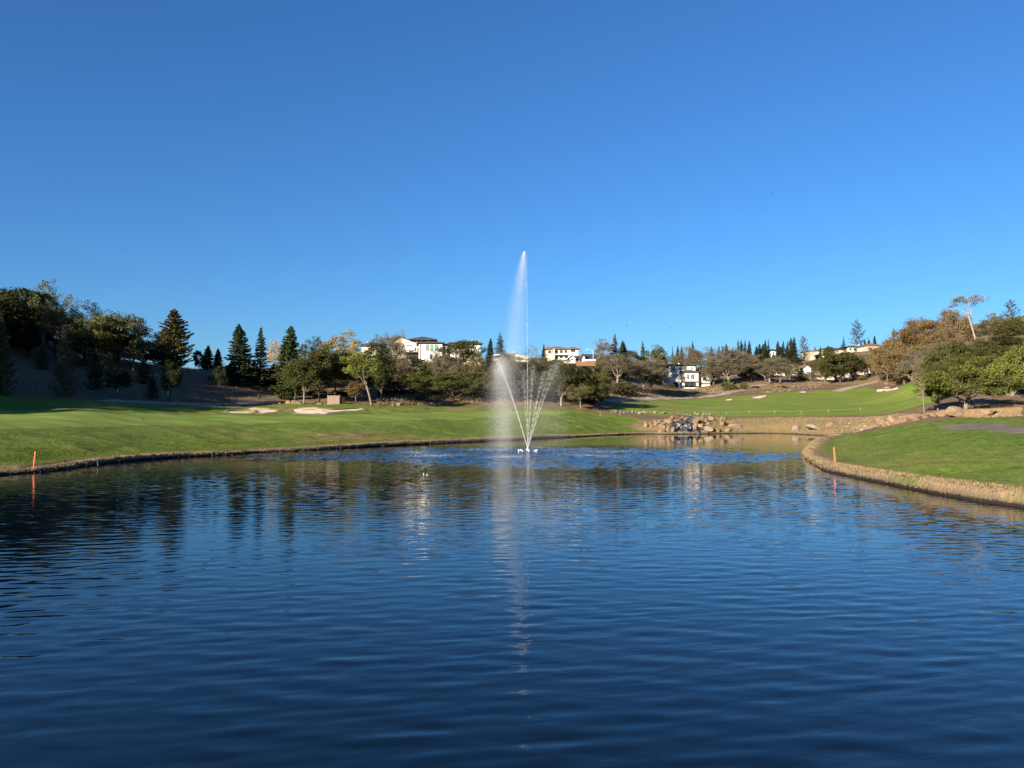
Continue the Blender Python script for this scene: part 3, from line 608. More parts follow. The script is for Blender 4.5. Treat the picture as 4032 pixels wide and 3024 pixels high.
KIND = {
 'oak':   [broadleaf(s, 10, 10, 0.16, 0.06, 120, 95, 0.95, 0.17, 6, 0.72, trunk_r=0.024, drop=0.2) for s in (1, 2, 3, 4)],
 'oak_tall': [broadleaf(s, 12, 8, 0.2, 0.08, 105, 90, 0.95, 0.17, 6, 0.8, trunk_r=0.02, drop=0.2) for s in (11, 12, 13)],
 'oak_thin': [broadleaf(s, 12, 8.5, 0.25, 0.18, 80, 48, 0.8, 0.15, 6, 0.75, twigs=3, wig=0.07, trunk_r=0.018) for s in (21, 22)],
 'oak_wide': [broadleaf(s, 8, 13, 0.16, 0.12, 140, 105, 0.95, 0.15, 8, 0.55, wig=0.06, trunk_r=0.03) for s in (31, 32)],
 'oak_trunk': [broadleaf(s, 11, 8.5, 0.24, 0.13, 115, 105, 0.95, 0.165, 5, 0.75, trunk_r=0.016, drop=0.1) for s in (41, 42, 43)],
 'oak_lean': [broadleaf(s, 11, 8, 0.34, 0.30, 60, 80, 0.9, 0.17, 5, 0.75, lean=-0.28, wig=0.06, trunk_r=0.018) for s in (51,)],
 'lichen': [broadleaf(s, 10, 13, 0.14, 0.04, 150, 72, 0.9, 0.115, 9, 0.7, twigs=7, wig=0.11, trunk_r=0.030, shell=0.35, drop=0.1) for s in (61, 62, 63)],
 'bare':  [broadleaf(s, 10, 9, 0.25, 0.2, 46, 6, 0.9, 0.11, 7, 0.7, twigs=6, wig=0.12, trunk_r=0.016) for s in (71,)],
 'autumn': [broadleaf(s, 10, 11, 0.18, 0.05, 110, 80, 1.0, 0.155, 7, 0.65, twigs=2, wig=0.08, trunk_r=0.022, drop=0.2) for s in (81, 82, 83)],
 'shrub': [broadleaf(s, 3, 4, 0.10, 0.0, 48, 65, 0.42, 0.10, 6, 0.8, trunk_r=0.015, drop=0.35) for s in (91, 92)],
 'flattop': [broadleaf(97, 12, 8.5, 0.55, 0.66, 46, 26, 0.75, 0.12, 6, 0.5, twigs=6, wig=0.10, lean=-0.16, trunk_r=0.011)],
 'sapling': [broadleaf(98, 6, 3.0, 0.35, 0.12, 26, 16, 0.5, 0.10, 4, 1.0, twigs=3, trunk_r=0.011)],
 'fir':   [conifer(s, 14, 6.8, 38, 8, 0.62, 0.04, 0.22, 22, 0.25, 0.12, 0.05) for s in (101, 102)] + [conifer(103, 14, 6.6, 30, 6, 0.8, 0.05, 0.12, 20, 0.25, 0.1, 0.16, rag=0.3)],
 'cedar': [conifer(s, 14, 9.5, 34, 8, 0.60, 0.03, 0.05, 22, 0.27, 0.12, 0.08, rag=0.3) for s in (111, 112)],
 'slim':  [conifer(s, 14, 4.2, 36, 6, 0.75, 0.05, 0.25, 18, 0.24, 0.1, 0.05) for s in (121, 122)] + [conifer(123, 14, 4.6, 28, 5, 0.9, 0.06, 0.15, 18, 0.24, 0.1, 0.2, rag=0.35)],
 'dense': [conifer(s, 12, 4.2, 40, 7, 0.7, 0.03, 0.2, 20, 0.25, 0.1, 0.0) for s in (131, 132)] + [conifer(133, 12, 4.6, 30, 6, 0.85, 0.03, 0.12, 19, 0.25, 0.1, 0.14, rag=0.32), conifer(134, 12, 3.8, 34, 6, 0.6, 0.03, 0.3, 20, 0.24, 0.1, 0.08, rag=0.28)],
 'pine':  [conifer(s, 14, 8, 24, 5, 0.6, 0.2, -0.12, 12, 0.22, 0.18, 0.25, rag=0.35) for s in (141, 142)],
 'young': [conifer(s, 9, 4.4, 30, 7, 0.8, 0.03, 0.1, 16, 0.17, 0.2, 0.10, trunk_r=0.011) for s in (151, 152)],
 'dead':  [conifer(s, 10, 4.2, 22, 4, 0.8, 0.1, -0.1, 1.2, 0.10, 0.1, 0.1, trunk_r=0.010) for s in (161,)],
}
_used = {}
TREES = []
def tree(kind, px, Y, top, wpx, leaf, bark, label, name='oak_tree', cat='tree', group=None, base=None, rz=None, dx=0.0):
    i = _used.get(kind, 0); _used[kind] = i + 1
    tm, cm, h0, w0 = KIND[kind][i % len(KIND[kind])]
    X = at(px, 1500, Y).x; zb = gz(X, Y) if base is None else at(px, base, Y).z
    h = max(0.8, at(px, top, Y).z - zb); w = wpx * Y / F
    rs = random.Random(int(px * 7 + top))
    root = empty(name, (X, Y, zb - 0.12), (rs.uniform(0, 6.28) if rz is None else rz))
    root.scale = (w / w0, w / w0, h / h0 * 1.0); root.rotation_euler[0] = rs.uniform(-.035, .035); root.rotation_euler[1] = rs.uniform(-.035, .035)
    t = mesh_obj('trunk', tm, M[bark], root); c = mesh_obj('crown', cm, L[leaf], root)
    tag(root, label, cat, group); TREES.append((label, px, top)); return root
G1 = 'dark oaks crowding the left hilltop'
tree('oak', 20, 152, 1130, 290, 'oak_dark', 'bark_dark', 'dark dense oak at the left picture edge on the hilltop', group=G1)
tree('oak', 105, 160, 1150, 230, 'oak_dark', 'bark_dark', 'dark oak under the tall airy tree on the left hilltop', group=G1)
tree('oak_thin', 165, 154, 1097, 130, 'sparse_blue', 'bark_pale', 'tall airy pale green tree, highest on the left hilltop')
tree('oak_thin', 245, 150, 1158, 150, 'oak_olive', 'bark_pale', 'thin greyish oak with pale trunk right of the tallest hilltop tree')
tree('oak', 215, 158, 1225, 200, 'oak_dark', 'bark_dark', 'low dark oak below the thin greyish hilltop oak', group=G1)
tree('oak_thin', 330, 156, 1188, 110, 'oak', 'bark_dark', 'small open crowned oak peeking over the green rounded hilltop oak')
tree('oak', 375, 150, 1238, 210, 'oak', 'bark_dark', 'rounded green oak catching sun in the middle of the left hilltop')
tree('oak', 462, 154, 1240, 190, 'oak_olive', 'bark_dark', 'brownish green oak on the left hilltop beside the rounded green one')
tree('oak_thin', 525, 158, 1262, 150, 'oak_olive', 'bark_mid', 'open brown topped oak at the right end of the left hilltop grove')
tree('oak', 560, 166, 1330, 170, 'oak_dark', 'bark_dark', 'dark low oak between the hilltop grove and the big cedar', group=G1)
tree('oak', 450, 158, 1300, 190, 'oak_dark', 'bark_dark', 'dark oak filling the lower front of the left hilltop grove', group=G1)
tree('oak', 320, 152, 1290, 160, 'oak_dark', 'bark_dark', 'dark oak at the slope edge under the rounded green one', group=G1)
G2 = 'young trees planted on the left hillside'
tree('young', 8, 113, 1222, 120, 'conifer_olive', 'bark_dark', 'half bare young redwood at the very left edge of the hillside', 'redwood_tree', group=G2)
tree('young', 253, 122, 1280, 115, 'scrub', 'bark_brown', 'brown tipped young redwood standing alone on the dark hillside', 'redwood_tree', group=G2)
tree('young', 165, 142, 1338, 62, 'conifer_olive', 'bark_dark', 'small bushy conifer left of the brown tipped redwood', 'conifer_tree', group=G2)
tree('young', 372, 134, 1372, 86, 'conifer', 'bark_dark', 'dark bushy conifer right of the brown tipped redwood', 'conifer_tree', group=G2)
tree('shrub', 420, 146, 1382, 64, 'oak_olive', 'bark_dark', 'olive shrub behind the dark bushy conifer on the hillside', 'shrub', 'shrub', G2)
tree('oak_trunk', 472, 128, 1458, 96, 'oak_dark', 'bark_mid', 'small dark oak on the lower left hillside', group=G2)
tree('young', 566, 148, 1402, 70, 'conifer', 'bark_dark', 'dark bushy conifer on the hillside ridge left of the big cedar', 'conifer_tree', group=G2)
tree('young', 602, 132, 1468, 62, 'conifer', 'bark_dark', 'low dark conifer on the hillside below the ridge', 'conifer_tree', group=G2)
tree('oak_trunk', 672, 133, 1418, 84, 'oak_dark', 'bark_dark', 'dark young tree in front of the big cedar', group=G2)
tree('shrub', 862, 165, 1440, 66, 'oak_dark', 'bark_dark', 'dark shrub below the pair of small ridge firs', 'shrub', 'shrub', G2)
tree('cedar', 682, 186, 1213, 172, 'conifer_olive', 'bark_dark', 'big broad cedar standing alone on the left ridge', 'cedar_tree')
tree('cedar', 640, 196, 1290, 110, 'conifer_olive', 'bark_dark', 'smaller cedar tucked behind the left side of the big cedar', 'cedar_tree')
tree('oak', 784, 200, 1380, 46, 'oak_dark', 'bark_dark', 'small round tree beside the two small ridge firs')
tree('dense', 815, 196, 1358, 64, 'conifer', 'bark_dark', 'left one of two small firs on the left ridge', 'fir_tree', group='small firs on the left ridge')
tree('dense', 858, 194, 1370, 54, 'conifer', 'bark_dark', 'right one of two small firs on the left ridge', 'fir_tree', group='small firs on the left ridge')
G3 = 'tall firs left of the oak row'
tree('fir', 944, 172, 1274, 132, 'conifer', 'bark_dark', 'broad tall fir, leftmost of the tall firs by the oak row', 'fir_tree', group=G3)
tree('slim', 1024, 174, 1288, 92, 'conifer', 'bark_dark', 'slender fir between two broad tall firs', 'fir_tree', group=G3)
tree('fir', 1132, 158, 1278, 142, 'conifer_green', 'bark_brown', 'tallest green fir beside the left end of the oak row', 'fir_tree', group=G3)
tree('oak_thin', 1082, 188, 1340, 80, 'yellow', 'bark_pale', 'pale yellow tree between the slender and the tallest fir')
tree('oak_trunk', 1162, 156, 1420, 90, 'conifer_green', 'bark_brown', 'dark trunked tree tucked against the tallest green fir')
for px_, tp_, w_p, lb in ((1000, 1420, 90, 'low dark fir filling the gap under the slender fir'), (1075, 1430, 100, 'low dark fir under the pale yellow tree'), (905, 1430, 70, 'low dark fir left of the broad tall fir')):
    tree('dense', px_, 178, tp_, w_p, 'conifer', 'bark_dark', lb, 'fir_tree', group=G3)
G4 = 'oaks in the row behind the bunkers'
tree('oak_trunk', 1200, 150, 1402, 145, 'oak', 'bark_pale', 'first pale trunked oak of the row, right of the small boulders', group=G4, base=1586)
tree('oak_trunk', 1257, 153, 1372, 140, 'oak', 'bark_mid', 'second oak of the row, left of the wooden gate', group=G4, base=1583)
tree('oak_trunk', 1322, 160, 1362, 150, 'oak', 'bark_mid', 'oak rising directly behind the wooden gate', group=G4)
tree('oak_thin', 1205, 182, 1338, 70, 'oak_dark', 'bark_mid', 'thin topped oak behind the first pale trunked oak', group=G4)
tree('oak_thin', 1246, 184, 1326, 76, 'oak_dark', 'bark_mid', 'thin topped oak behind the second oak of the row', group=G4)
tree('oak_thin', 1345, 184, 1303, 170, 'yellow', 'bark_pale', 'yellow leafed autumn tree rising behind the oak row')
tree('oak_thin', 1395, 176, 1345, 80, 'yellow', 'bark_pale', 'smaller yellow tree right of the big yellow autumn tree')
tree('oak_lean', 1466, 150, 1392, 150, 'oak_bright', 'bark_pale', 'left leaning oak with pale forked trunk right of the gate', group=G4, base=1592, rz=0.0)
tree('oak_trunk', 1400, 154, 1500, 66, 'autumn_gold', 'bark_pale', 'small thin oak with rusty leaves between gate and leaning oak', group=G4)
tree('oak_tall', 1490, 166, 1342, 150, 'oak_dark', 'bark_dark', 'tall dark oak behind the leaning pale trunked oak', group=G4)
tree('oak_trunk', 1502, 160, 1440, 80, 'oak_dark', 'bark_pale', 'slim pale trunked oak at the right end of the oak row', group=G4, base=1574)
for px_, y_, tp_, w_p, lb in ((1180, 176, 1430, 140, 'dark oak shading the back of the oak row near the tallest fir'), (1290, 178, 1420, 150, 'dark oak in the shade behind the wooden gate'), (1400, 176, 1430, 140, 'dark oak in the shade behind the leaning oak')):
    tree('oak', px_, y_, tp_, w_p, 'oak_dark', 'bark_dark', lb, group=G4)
tree('lichen', 1540, 192, 1308, 130, 'lichen', 'bark_pale', 'grey twiggy oak in front of the gabled beige house')
tree('lichen', 1588, 190, 1415, 76, 'lichen_brown', 'bark_mid', 'small brown twiggy oak below the gabled house deck')
tree('shrub', 1660, 196, 1410, 110, 'oak', 'bark_dark', 'dense green bush at the foot of the white two storey house', 'shrub', 'shrub')
tree('shrub', 1650, 186, 1462, 100, 'oak_bright', 'bark_dark', 'bright green bush on the bank below the white two storey house', 'shrub', 'shrub')
tree('shrub', 1702, 190, 1425, 110, 'oak_dark', 'bark_dark', 'dark bush between the white house and the twiggy grey oak', 'shrub', 'shrub')
tree('lichen', 1748, 186, 1385, 150, 'lichen', 'bark_pale', 'twiggy grey oak with fan of pale limbs below the white house')
tree('oak_tall', 1815, 192, 1340, 190, 'oak', 'bark_mid', 'large oak hiding the right half of the long white house')
tree('oak_tall', 1745, 196, 1400, 110, 'oak', 'bark_mid', 'oak crown under the three tall windows of the white house')
tree('oak_wide', 1785, 172, 1462, 215, 'oak', 'bark_dark', 'low spreading oak with leaning dark trunk on the lawn edge', base=1584)
tree('oak_tall', 1872, 186, 1400, 120, 'oak_olive', 'bark_dark', 'olive oak left of the fountain spray', base=1575)
tree('shrub', 1664, 168, 1552, 56, 'oak', 'bark_dark', 'small round bush at the lawn edge left of the spreading oak', 'shrub', 'shrub')
tree('shrub', 1590, 176, 1525, 110, 'oak_dark', 'bark_dark', 'low dark bush on the shaded bank above the lawn', 'shrub', 'shrub')
tree('shrub', 1530, 172, 1530, 90, 'oak_dark', 'bark_dark', 'low dark bush beside the right end of the oak row', 'shrub', 'shrub')
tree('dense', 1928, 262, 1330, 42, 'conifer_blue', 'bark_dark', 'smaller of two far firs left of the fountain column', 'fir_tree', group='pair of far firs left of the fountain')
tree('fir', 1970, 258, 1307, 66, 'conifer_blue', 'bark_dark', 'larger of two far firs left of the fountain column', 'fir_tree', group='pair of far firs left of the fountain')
G5 = 'oaks behind the fountain'
tree('oak', 1945, 186, 1440, 130, 'oak_olive', 'bark_mid', 'oak seen through the left fountain spray', group=G5)
tree('oak_tall', 1990, 196, 1395, 130, 'oak', 'bark_mid', 'tall oak left of the central fountain jet', group=G5)
tree('oak_tall', 2062, 192, 1408, 140, 'oak', 'bark_mid', 'tall oak straight behind the central fountain jet', group=G5)
tree('oak_tall', 2132, 198, 1402, 130, 'oak_olive', 'bark_mid', 'olive oak right of the central fountain jet', group=G5)
tree('oak_tall', 2190, 200, 1412, 130, 'oak_olive', 'bark_mid', 'oak below the cream house with the clay roof', group=G5)
tree('bare', 2092, 225, 1352, 70, 'lichen', 'bark_mid', 'bare crooked oak poking above the stepped wall')
tree('bare', 2165, 226, 1352, 46, 'lichen', 'bark_mid', 'bare twiggy tree left of the cream house')
tree('slim', 2140, 228, 1352, 30, 'conifer', 'bark_dark', 'narrow dark fir left of the cream house', 'fir_tree')
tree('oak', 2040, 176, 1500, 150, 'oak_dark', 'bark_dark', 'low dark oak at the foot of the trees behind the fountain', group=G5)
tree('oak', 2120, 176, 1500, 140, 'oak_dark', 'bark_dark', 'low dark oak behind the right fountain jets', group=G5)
tree('oak_trunk', 2210, 172, 1430, 180, 'oak', 'bark_pale', 'oak with forked pale leaning trunk right of the fountain', base=1601, group=G5)
tree('oak_tall', 2265, 184, 1440, 130, 'oak', 'bark_mid', 'tall oak below the orange fence', group=G5)
tree('oak_trunk', 2284, 166, 1512, 96, 'oak_olive', 'bark_pale', 'small pale trunked oak at the right edge of the far green', base=1605, group=G5)
tree('oak', 2352, 172, 1462, 130, 'oak', 'bark_mid', 'rightmost oak of the grove right of the fountain, casting shadow on turf', base=1606, group=G5)
tree('oak_tall', 2330, 186, 1445, 120, 'oak_dark', 'bark_mid', 'dark oak behind the rightmost oak of the fountain grove', group=G5)
tree('dead', 2290, 226, 1345, 34, 'lichen', 'bark_mid', 'leafless thin conifer in front of the white cottage', 'dead_tree')
tree('oak_thin', 2375, 236, 1335, 80, 'lichen_brown', 'bark_mid', 'brown thinning tree left of the tall reddish redwood')
tree('dense', 2420, 240, 1313, 66, 'conifer_brown', 'bark_brown', 'tall reddish brown redwood on the centre skyline', 'redwood_tree')
tree('fir', 2457, 246, 1340, 66, 'conifer', 'bark_dark', 'dark fir right of the reddish redwood', 'fir_tree')
tree('dense', 2535, 262, 1342, 36, 'conifer_green', 'bark_dark', 'narrow pointed fir alone between oaks on the skyline', 'fir_tree')
tree('oak', 2495, 262, 1382, 90, 'oak_dark', 'bark_dark', 'dark oak between the dark fir and the narrow pointed fir')
tree('oak', 2582, 268, 1360, 96, 'oak', 'bark_mid', 'round topped green oak right of the narrow pointed fir')
tree('oak', 2370, 232, 1400, 90, 'oak_olive', 'bark_mid', 'olive oak right of the street lamp')
G6 = 'lichen grey oaks along the far slope'
tree('lichen', 2432, 214, 1384, 150, 'lichen', 'bark_pale', 'lichen oak with upright pale limbs left of the scaffolded house', base=1502, group=G6)
tree('lichen', 2535, 222, 1404, 160, 'lichen', 'bark_pale', 'lichen oak partly hiding the left side of the scaffolded house', base=1526, group=G6)
tree('oak', 2560, 228, 1420, 110, 'oak_olive', 'bark_mid', 'olive oak against the left corner of the scaffolded house', group=G6)
tree('bare', 2617, 226, 1492, 36, 'lichen_brown', 'bark_pale', 'small bare tree in front of the scaffolded house', base=1533)
tree('lichen', 2745, 312, 1368, 160, 'lichen_brown', 'bark_mid', 'brown lichen oak above the scaffolded house roof', group=G6)
tree('lichen', 2868, 266, 1368, 210, 'lichen', 'bark_pale', 'largest lichen oak with thick pale limbs right of the scaffolded house', base=1504, group=G6)
tree('lichen', 2810, 276, 1410, 110, 'lichen_brown', 'bark_mid', 'brown lichen oak between scaffolded house and the largest oak', group=G6)
tree('autumn', 2935, 284, 1384, 140, 'lichen_brown', 'bark_mid', 'rust tinted oak right behind the largest lichen oak', group=G6)
tree('oak_dark' if False else 'oak', 2960, 272, 1440, 100, 'oak_dark', 'bark_dark', 'dark oak at the right foot of the largest lichen oak', group=G6)
tree('oak', 2790, 282, 1440, 110, 'oak_dark', 'bark_dark', 'dark oak in shade behind the scaffolded house corner', group=G6)
tree('lichen', 3030, 262, 1400, 130, 'lichen', 'bark_pale', 'lichen oak before the pale pink house, left of two', base=1502, group=G6)
tree('lichen', 3072, 264, 1412, 110, 'lichen', 'bark_pale', 'lichen oak before the pale pink house, right of two', base=1502, group=G6)
tree('lichen', 2660, 318, 1392, 120, 'lichen', 'bark_mid', 'grey oak rising over the flat roofed scaffolded house', group=G6)
for px_, tp_, lb in ((2888, 1512, 'round green bush under the largest lichen oak'), (2930, 1508, 'second green bush right of the largest lichen oak'), (2975, 1518, 'green bush beside the gravel cart path on the far slope'), (2855, 1490, 'tall green bush at the trunk of the largest lichen oak'), (2640, 1508, 'dark bush before the garage of the scaffolded house'), (3080, 1526, 'grassy bush among the stone rubble')):
    tree('shrub', px_, 250, tp_, 36, 'oak', 'bark_dark', lb, 'shrub', 'shrub', 'bushes on the far slope')
G7 = 'dark conifers along the far right ridge'
RIDGE = [(2652,1363,20),(2668,1360,22),(2685,1362,20),(2716,1360,20),(2730,1343,28),(2800,1362,22),(2830,1360,24),(2848,1362,18),(2862,1352,24),(2886,1363,20),(2908,1337,24),(2922,1338,24),(2937,1339,24),(2952,1340,24),
         (2980,1361,26),(2994,1352,34),(3014,1339,26),(3028,1336,28),(3008,1354,44),(3065,1341,24),(3086,1342,24),(3103,1342,26),(3118,1328,30),(3130,1325,30),(3046,1392,20)]
ORD = ['first','second','third','fourth','fifth','sixth','seventh','eighth','ninth','tenth','eleventh','twelfth','thirteenth','fourteenth','fifteenth','sixteenth','seventeenth','eighteenth','nineteenth','twentieth','twenty first','twenty second','twenty third','twenty fourth','twenty fifth']
for i, (px_, tp_, w_p) in enumerate(sorted(RIDGE)):
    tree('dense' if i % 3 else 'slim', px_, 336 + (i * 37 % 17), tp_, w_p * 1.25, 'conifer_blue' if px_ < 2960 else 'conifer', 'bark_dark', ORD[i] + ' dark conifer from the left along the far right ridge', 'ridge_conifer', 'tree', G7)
tree('pine', 3170, 318, 1320, 60, 'conifer_olive', 'bark_mid', 'open branched pine left of the taupe ridge house', 'pine_tree')
tree('dense', 3231, 312, 1362, 20, 'conifer', 'bark_dark', 'columnar cypress in front of the taupe ridge house', 'cypress_tree')
tree('dense', 3212, 345, 1363, 12, 'conifer_blue', 'bark_dark', 'tiny cypress tip above the taupe ridge house', 'cypress_tree')
tree('oak', 3264, 326, 1362, 40, 'conifer', 'bark_dark', 'dark round tree between the taupe house and the white ridge house')
tree('oak', 3310, 262, 1377, 170, 'oak', 'bark_dark', 'big round green oak alone at the top of the right fairway', base=1521)
tree('oak', 3290, 268, 1400, 120, 'oak_olive', 'bark_dark', 'olive oak half hidden behind the big round fairway oak')
tree('slim', 3323, 338, 1324, 30, 'conifer', 'bark_dark', 'slender conifer left of the tall open pine on the ridge', 'conifer_tree')
tree('pine', 3380, 346, 1257, 76, 'conifer_blue', 'bark_mid', 'tallest open pine on the ridge above the beige house', 'pine_tree')
for px_, tp_, w_p, lb in ((3393, 1340, 16, 'left small fir right of the tall ridge pine'), (3407, 1336, 20, 'middle small fir right of the tall ridge pine'), (3424, 1334, 20, 'right small fir beside the tall ridge pine'), (3448, 1319, 18, 'pointed fir left of the rust oaks on the skyline'), (3521, 1288, 18, 'dark narrow fir poking over the rust oaks')):
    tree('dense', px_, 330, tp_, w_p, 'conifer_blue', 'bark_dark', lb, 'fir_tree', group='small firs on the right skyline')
tree('lichen', 3432, 268, 1388, 120, 'lichen', 'bark_pale', 'lichen oak in front of the lower beige house', base=1496, group=G6)
tree('lichen', 3470, 262, 1372, 120, 'lichen_brown', 'bark_pale', 'brown lichen oak left of the rust oaks', base=1498, group=G6)
tree('shrub', 3395, 262, 1478, 40, 'oak_olive', 'bark_dark', 'low olive bush beside the big round fairway oak', 'shrub', 'shrub')
G8 = 'rust oaks on the right hill'
for px_, y_, tp_, w_p, lf, lb in ((3495, 246, 1345, 120, 'autumn_gold', 'leftmost golden brown oak of the right hill'), (3530, 252, 1305, 150, 'autumn', 'rust oak near the left end of the right hill skyline'),
        (3590, 246, 1272, 160, 'autumn', 'rust oak in the middle of the right hill skyline'), (3655, 242, 1250, 150, 'autumn', 'bright rust oak left of the tall pale trunked tree'),
        (3720, 236, 1225, 150, 'autumn', 'highest rust oak left of the tall pale trunked tree'), (3775, 226, 1222, 130, 'autumn_gold', 'golden brown oak behind the tall pale trunked tree'),
        (3560, 232, 1370, 150, 'autumn_gold', 'golden brown oak low on the right hill'), (3640, 228, 1330, 140, 'autumn_gold', 'golden oak on the slope below the bright rust oak'), (3730, 214, 1295, 130, 'lichen_brown', 'brown twiggy oak left of the tall pale trunk')):
    tree('autumn', px_, y_, tp_, w_p, lf, 'bark_mid', lb, group=G8)
tree('lichen', 3600, 226, 1372, 130, 'lichen', 'bark_pale', 'grey lichen oak on the slope under the rust oaks', group=G6)
tree('lichen', 3690, 205, 1345, 130, 'lichen', 'bark_pale', 'grey lichen oak just above the right green oaks', group=G6)
tree('slim', 3570, 240, 1415, 40, 'conifer', 'bark_dark', 'dark small conifer at the base of the rust oaks', 'conifer_tree')
tree('young', 3510, 246, 1450, 56, 'conifer', 'bark_dark', 'low dark cypress bush beside the lower beige house', 'conifer_tree')
tree('flattop', 3850, 200, 1163, 145, 'lichen', 'bark_white', 'tall white trunked flat topped tree on the right hill crest', base=1352, rz=0.0)
tree('oak_thin', 3895, 214, 1250, 110, 'oak_olive', 'bark_pale', 'thin olive oak right of the tall white trunked tree')
tree('oak_thin', 3930, 222, 1232, 110, 'oak_olive', 'bark_mid', 'olive oak left of the blue green pine on the right hill')
tree('pine', 3985, 226, 1178, 92, 'conifer_green', 'bark_mid', 'blue green pine standing on the right hill crest', 'pine_tree')
tree('oak', 4022, 206, 1255, 110, 'oak', 'bark_mid', 'dark oak at the right picture edge on the hill crest')
tree('oak', 3975, 198, 1265, 110, 'oak', 'bark_mid', 'green oak below the blue green pine')
tree('oak', 3925, 172, 1335, 140, 'oak_dark', 'bark_dark', 'dark oak on the right slope below the hill crest')
tree('bare', 3815, 190, 1335, 70, 'lichen', 'bark_white', 'bare pale branches left of the tall white trunk')
G9 = 'green oaks by the right boulders'
tree('oak', 3735, 160, 1350, 190, 'oak', 'bark_mid', 'green oak behind and above the big spreading oak on the right', group=G9)
tree('oak', 3830, 152, 1365, 170, 'oak', 'bark_mid', 'green oak between the spreading oak and the hill on the right', group=G9)
tree('oak_wide', 3800, 116, 1436, 300, 'oak_bright', 'bark_pale', 'big bright green spreading oak behind the right boulders', base=1604, group=G9)
tree('oak_wide', 3690, 124, 1480, 150, 'oak_bright', 'bark_pale', 'lower left bright oak beside the thin birch', base=1606, group=G9)
tree('oak', 3985, 128, 1392, 190, 'oak_bright', 'bark_pale', 'yellow green oak at the right edge with white trunk', base=1596, group=G9)
tree('oak', 4045, 122, 1352, 170, 'oak_bright', 'bark_pale', 'tall yellow green oak cut by the right picture edge', base=1580, group=G9)
tree('oak', 3900, 142, 1420, 150, 'oak', 'bark_mid', 'mid green oak behind the big spreading oak', group=G9)
tree('sapling', 3636, 101, 1482, 46, 'sparse_blue', 'bark_white', 'thin white stemmed birch sapling left of the right oaks', 'birch_tree', base=1620)
GU = 'scrub on the bank behind the far lawn'
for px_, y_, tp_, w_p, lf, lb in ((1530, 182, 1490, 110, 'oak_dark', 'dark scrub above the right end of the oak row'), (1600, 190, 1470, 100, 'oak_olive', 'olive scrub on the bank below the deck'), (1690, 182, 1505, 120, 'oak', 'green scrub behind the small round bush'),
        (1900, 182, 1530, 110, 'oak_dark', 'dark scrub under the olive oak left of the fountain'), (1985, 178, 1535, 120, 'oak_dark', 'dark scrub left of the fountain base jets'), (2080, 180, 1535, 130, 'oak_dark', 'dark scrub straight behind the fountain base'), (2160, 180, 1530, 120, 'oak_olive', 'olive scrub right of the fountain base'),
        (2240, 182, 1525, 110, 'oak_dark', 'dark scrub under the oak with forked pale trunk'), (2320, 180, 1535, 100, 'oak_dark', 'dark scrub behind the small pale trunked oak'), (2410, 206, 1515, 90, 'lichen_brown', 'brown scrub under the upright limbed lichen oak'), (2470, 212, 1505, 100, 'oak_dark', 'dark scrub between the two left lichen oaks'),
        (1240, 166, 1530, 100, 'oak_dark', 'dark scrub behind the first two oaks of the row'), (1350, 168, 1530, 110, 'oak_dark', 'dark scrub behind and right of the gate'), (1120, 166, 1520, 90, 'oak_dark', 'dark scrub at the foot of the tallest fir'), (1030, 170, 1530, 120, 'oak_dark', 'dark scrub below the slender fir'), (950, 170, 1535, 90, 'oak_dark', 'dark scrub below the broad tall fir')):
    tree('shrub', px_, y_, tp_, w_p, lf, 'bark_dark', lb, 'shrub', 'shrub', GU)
GV = 'oaks clothing the right hill'
for px_, y_, tp_, w_p, kd, lf, lb in ((3870, 186, 1330, 110, 'oak', 'oak_olive', 'olive oak at the foot of the tall white trunk'), (3960, 186, 1320, 130, 'oak', 'oak', 'green oak under the right hill crest'), (4030, 176, 1330, 120, 'oak', 'oak', 'green oak at the right edge below the crest'), (3990, 160, 1380, 140, 'oak', 'oak_dark', 'dark oak behind the yellow green right oaks'),
        (3780, 196, 1345, 110, 'autumn', 'lichen_brown', 'brown oak at the slope left of the white trunk'), (3660, 190, 1390, 120, 'lichen', 'lichen', 'grey oak low on the slope above the right fairway'), (3690, 172, 1400, 130, 'oak', 'oak_olive', 'olive oak above the thin birch')):
    tree(kd, px_, y_, tp_, w_p, lf, 'bark_mid', lb, group=GV)
GX_ = 'trees screening the right ridge houses'
for px_, y_, tp_, w_p, kd, lf, lb in ((3005, 288, 1440, 90, 'oak', 'oak_dark', 'dark oak screening the left half of the pale pink house'), (3110, 284, 1430, 80, 'oak', 'oak_olive', 'olive oak left of the small white houses'), (3155, 280, 1446, 60, 'slim', 'conifer', 'dark conifer before the white garage house'), (3225, 300, 1420, 70, 'oak', 'oak_olive', 'olive oak below the taupe ridge house'),
        (3360, 276, 1420, 90, 'lichen', 'lichen', 'grey lichen oak right of the big round fairway oak'), (3330, 318, 1385, 60, 'oak', 'oak_dark', 'dark oak under the beige ridge house'), (3250, 272, 1440, 70, 'lichen', 'lichen', 'grey lichen oak left of the big round fairway oak'), (3130, 322, 1400, 50, 'oak', 'oak_dark', 'dark oak left of the open branched ridge pine'), (3415, 300, 1395, 80, 'lichen', 'lichen_brown', 'brown oak under the brown roofed house'), (3195, 274, 1462, 60, 'lichen', 'lichen', 'low grey oak in front of the small gabled house')):
    tree(kd, px_, y_, tp_, w_p, lf, 'bark_mid', lb, 'conifer_tree' if kd == 'slim' else 'oak_tree', group=GX_)
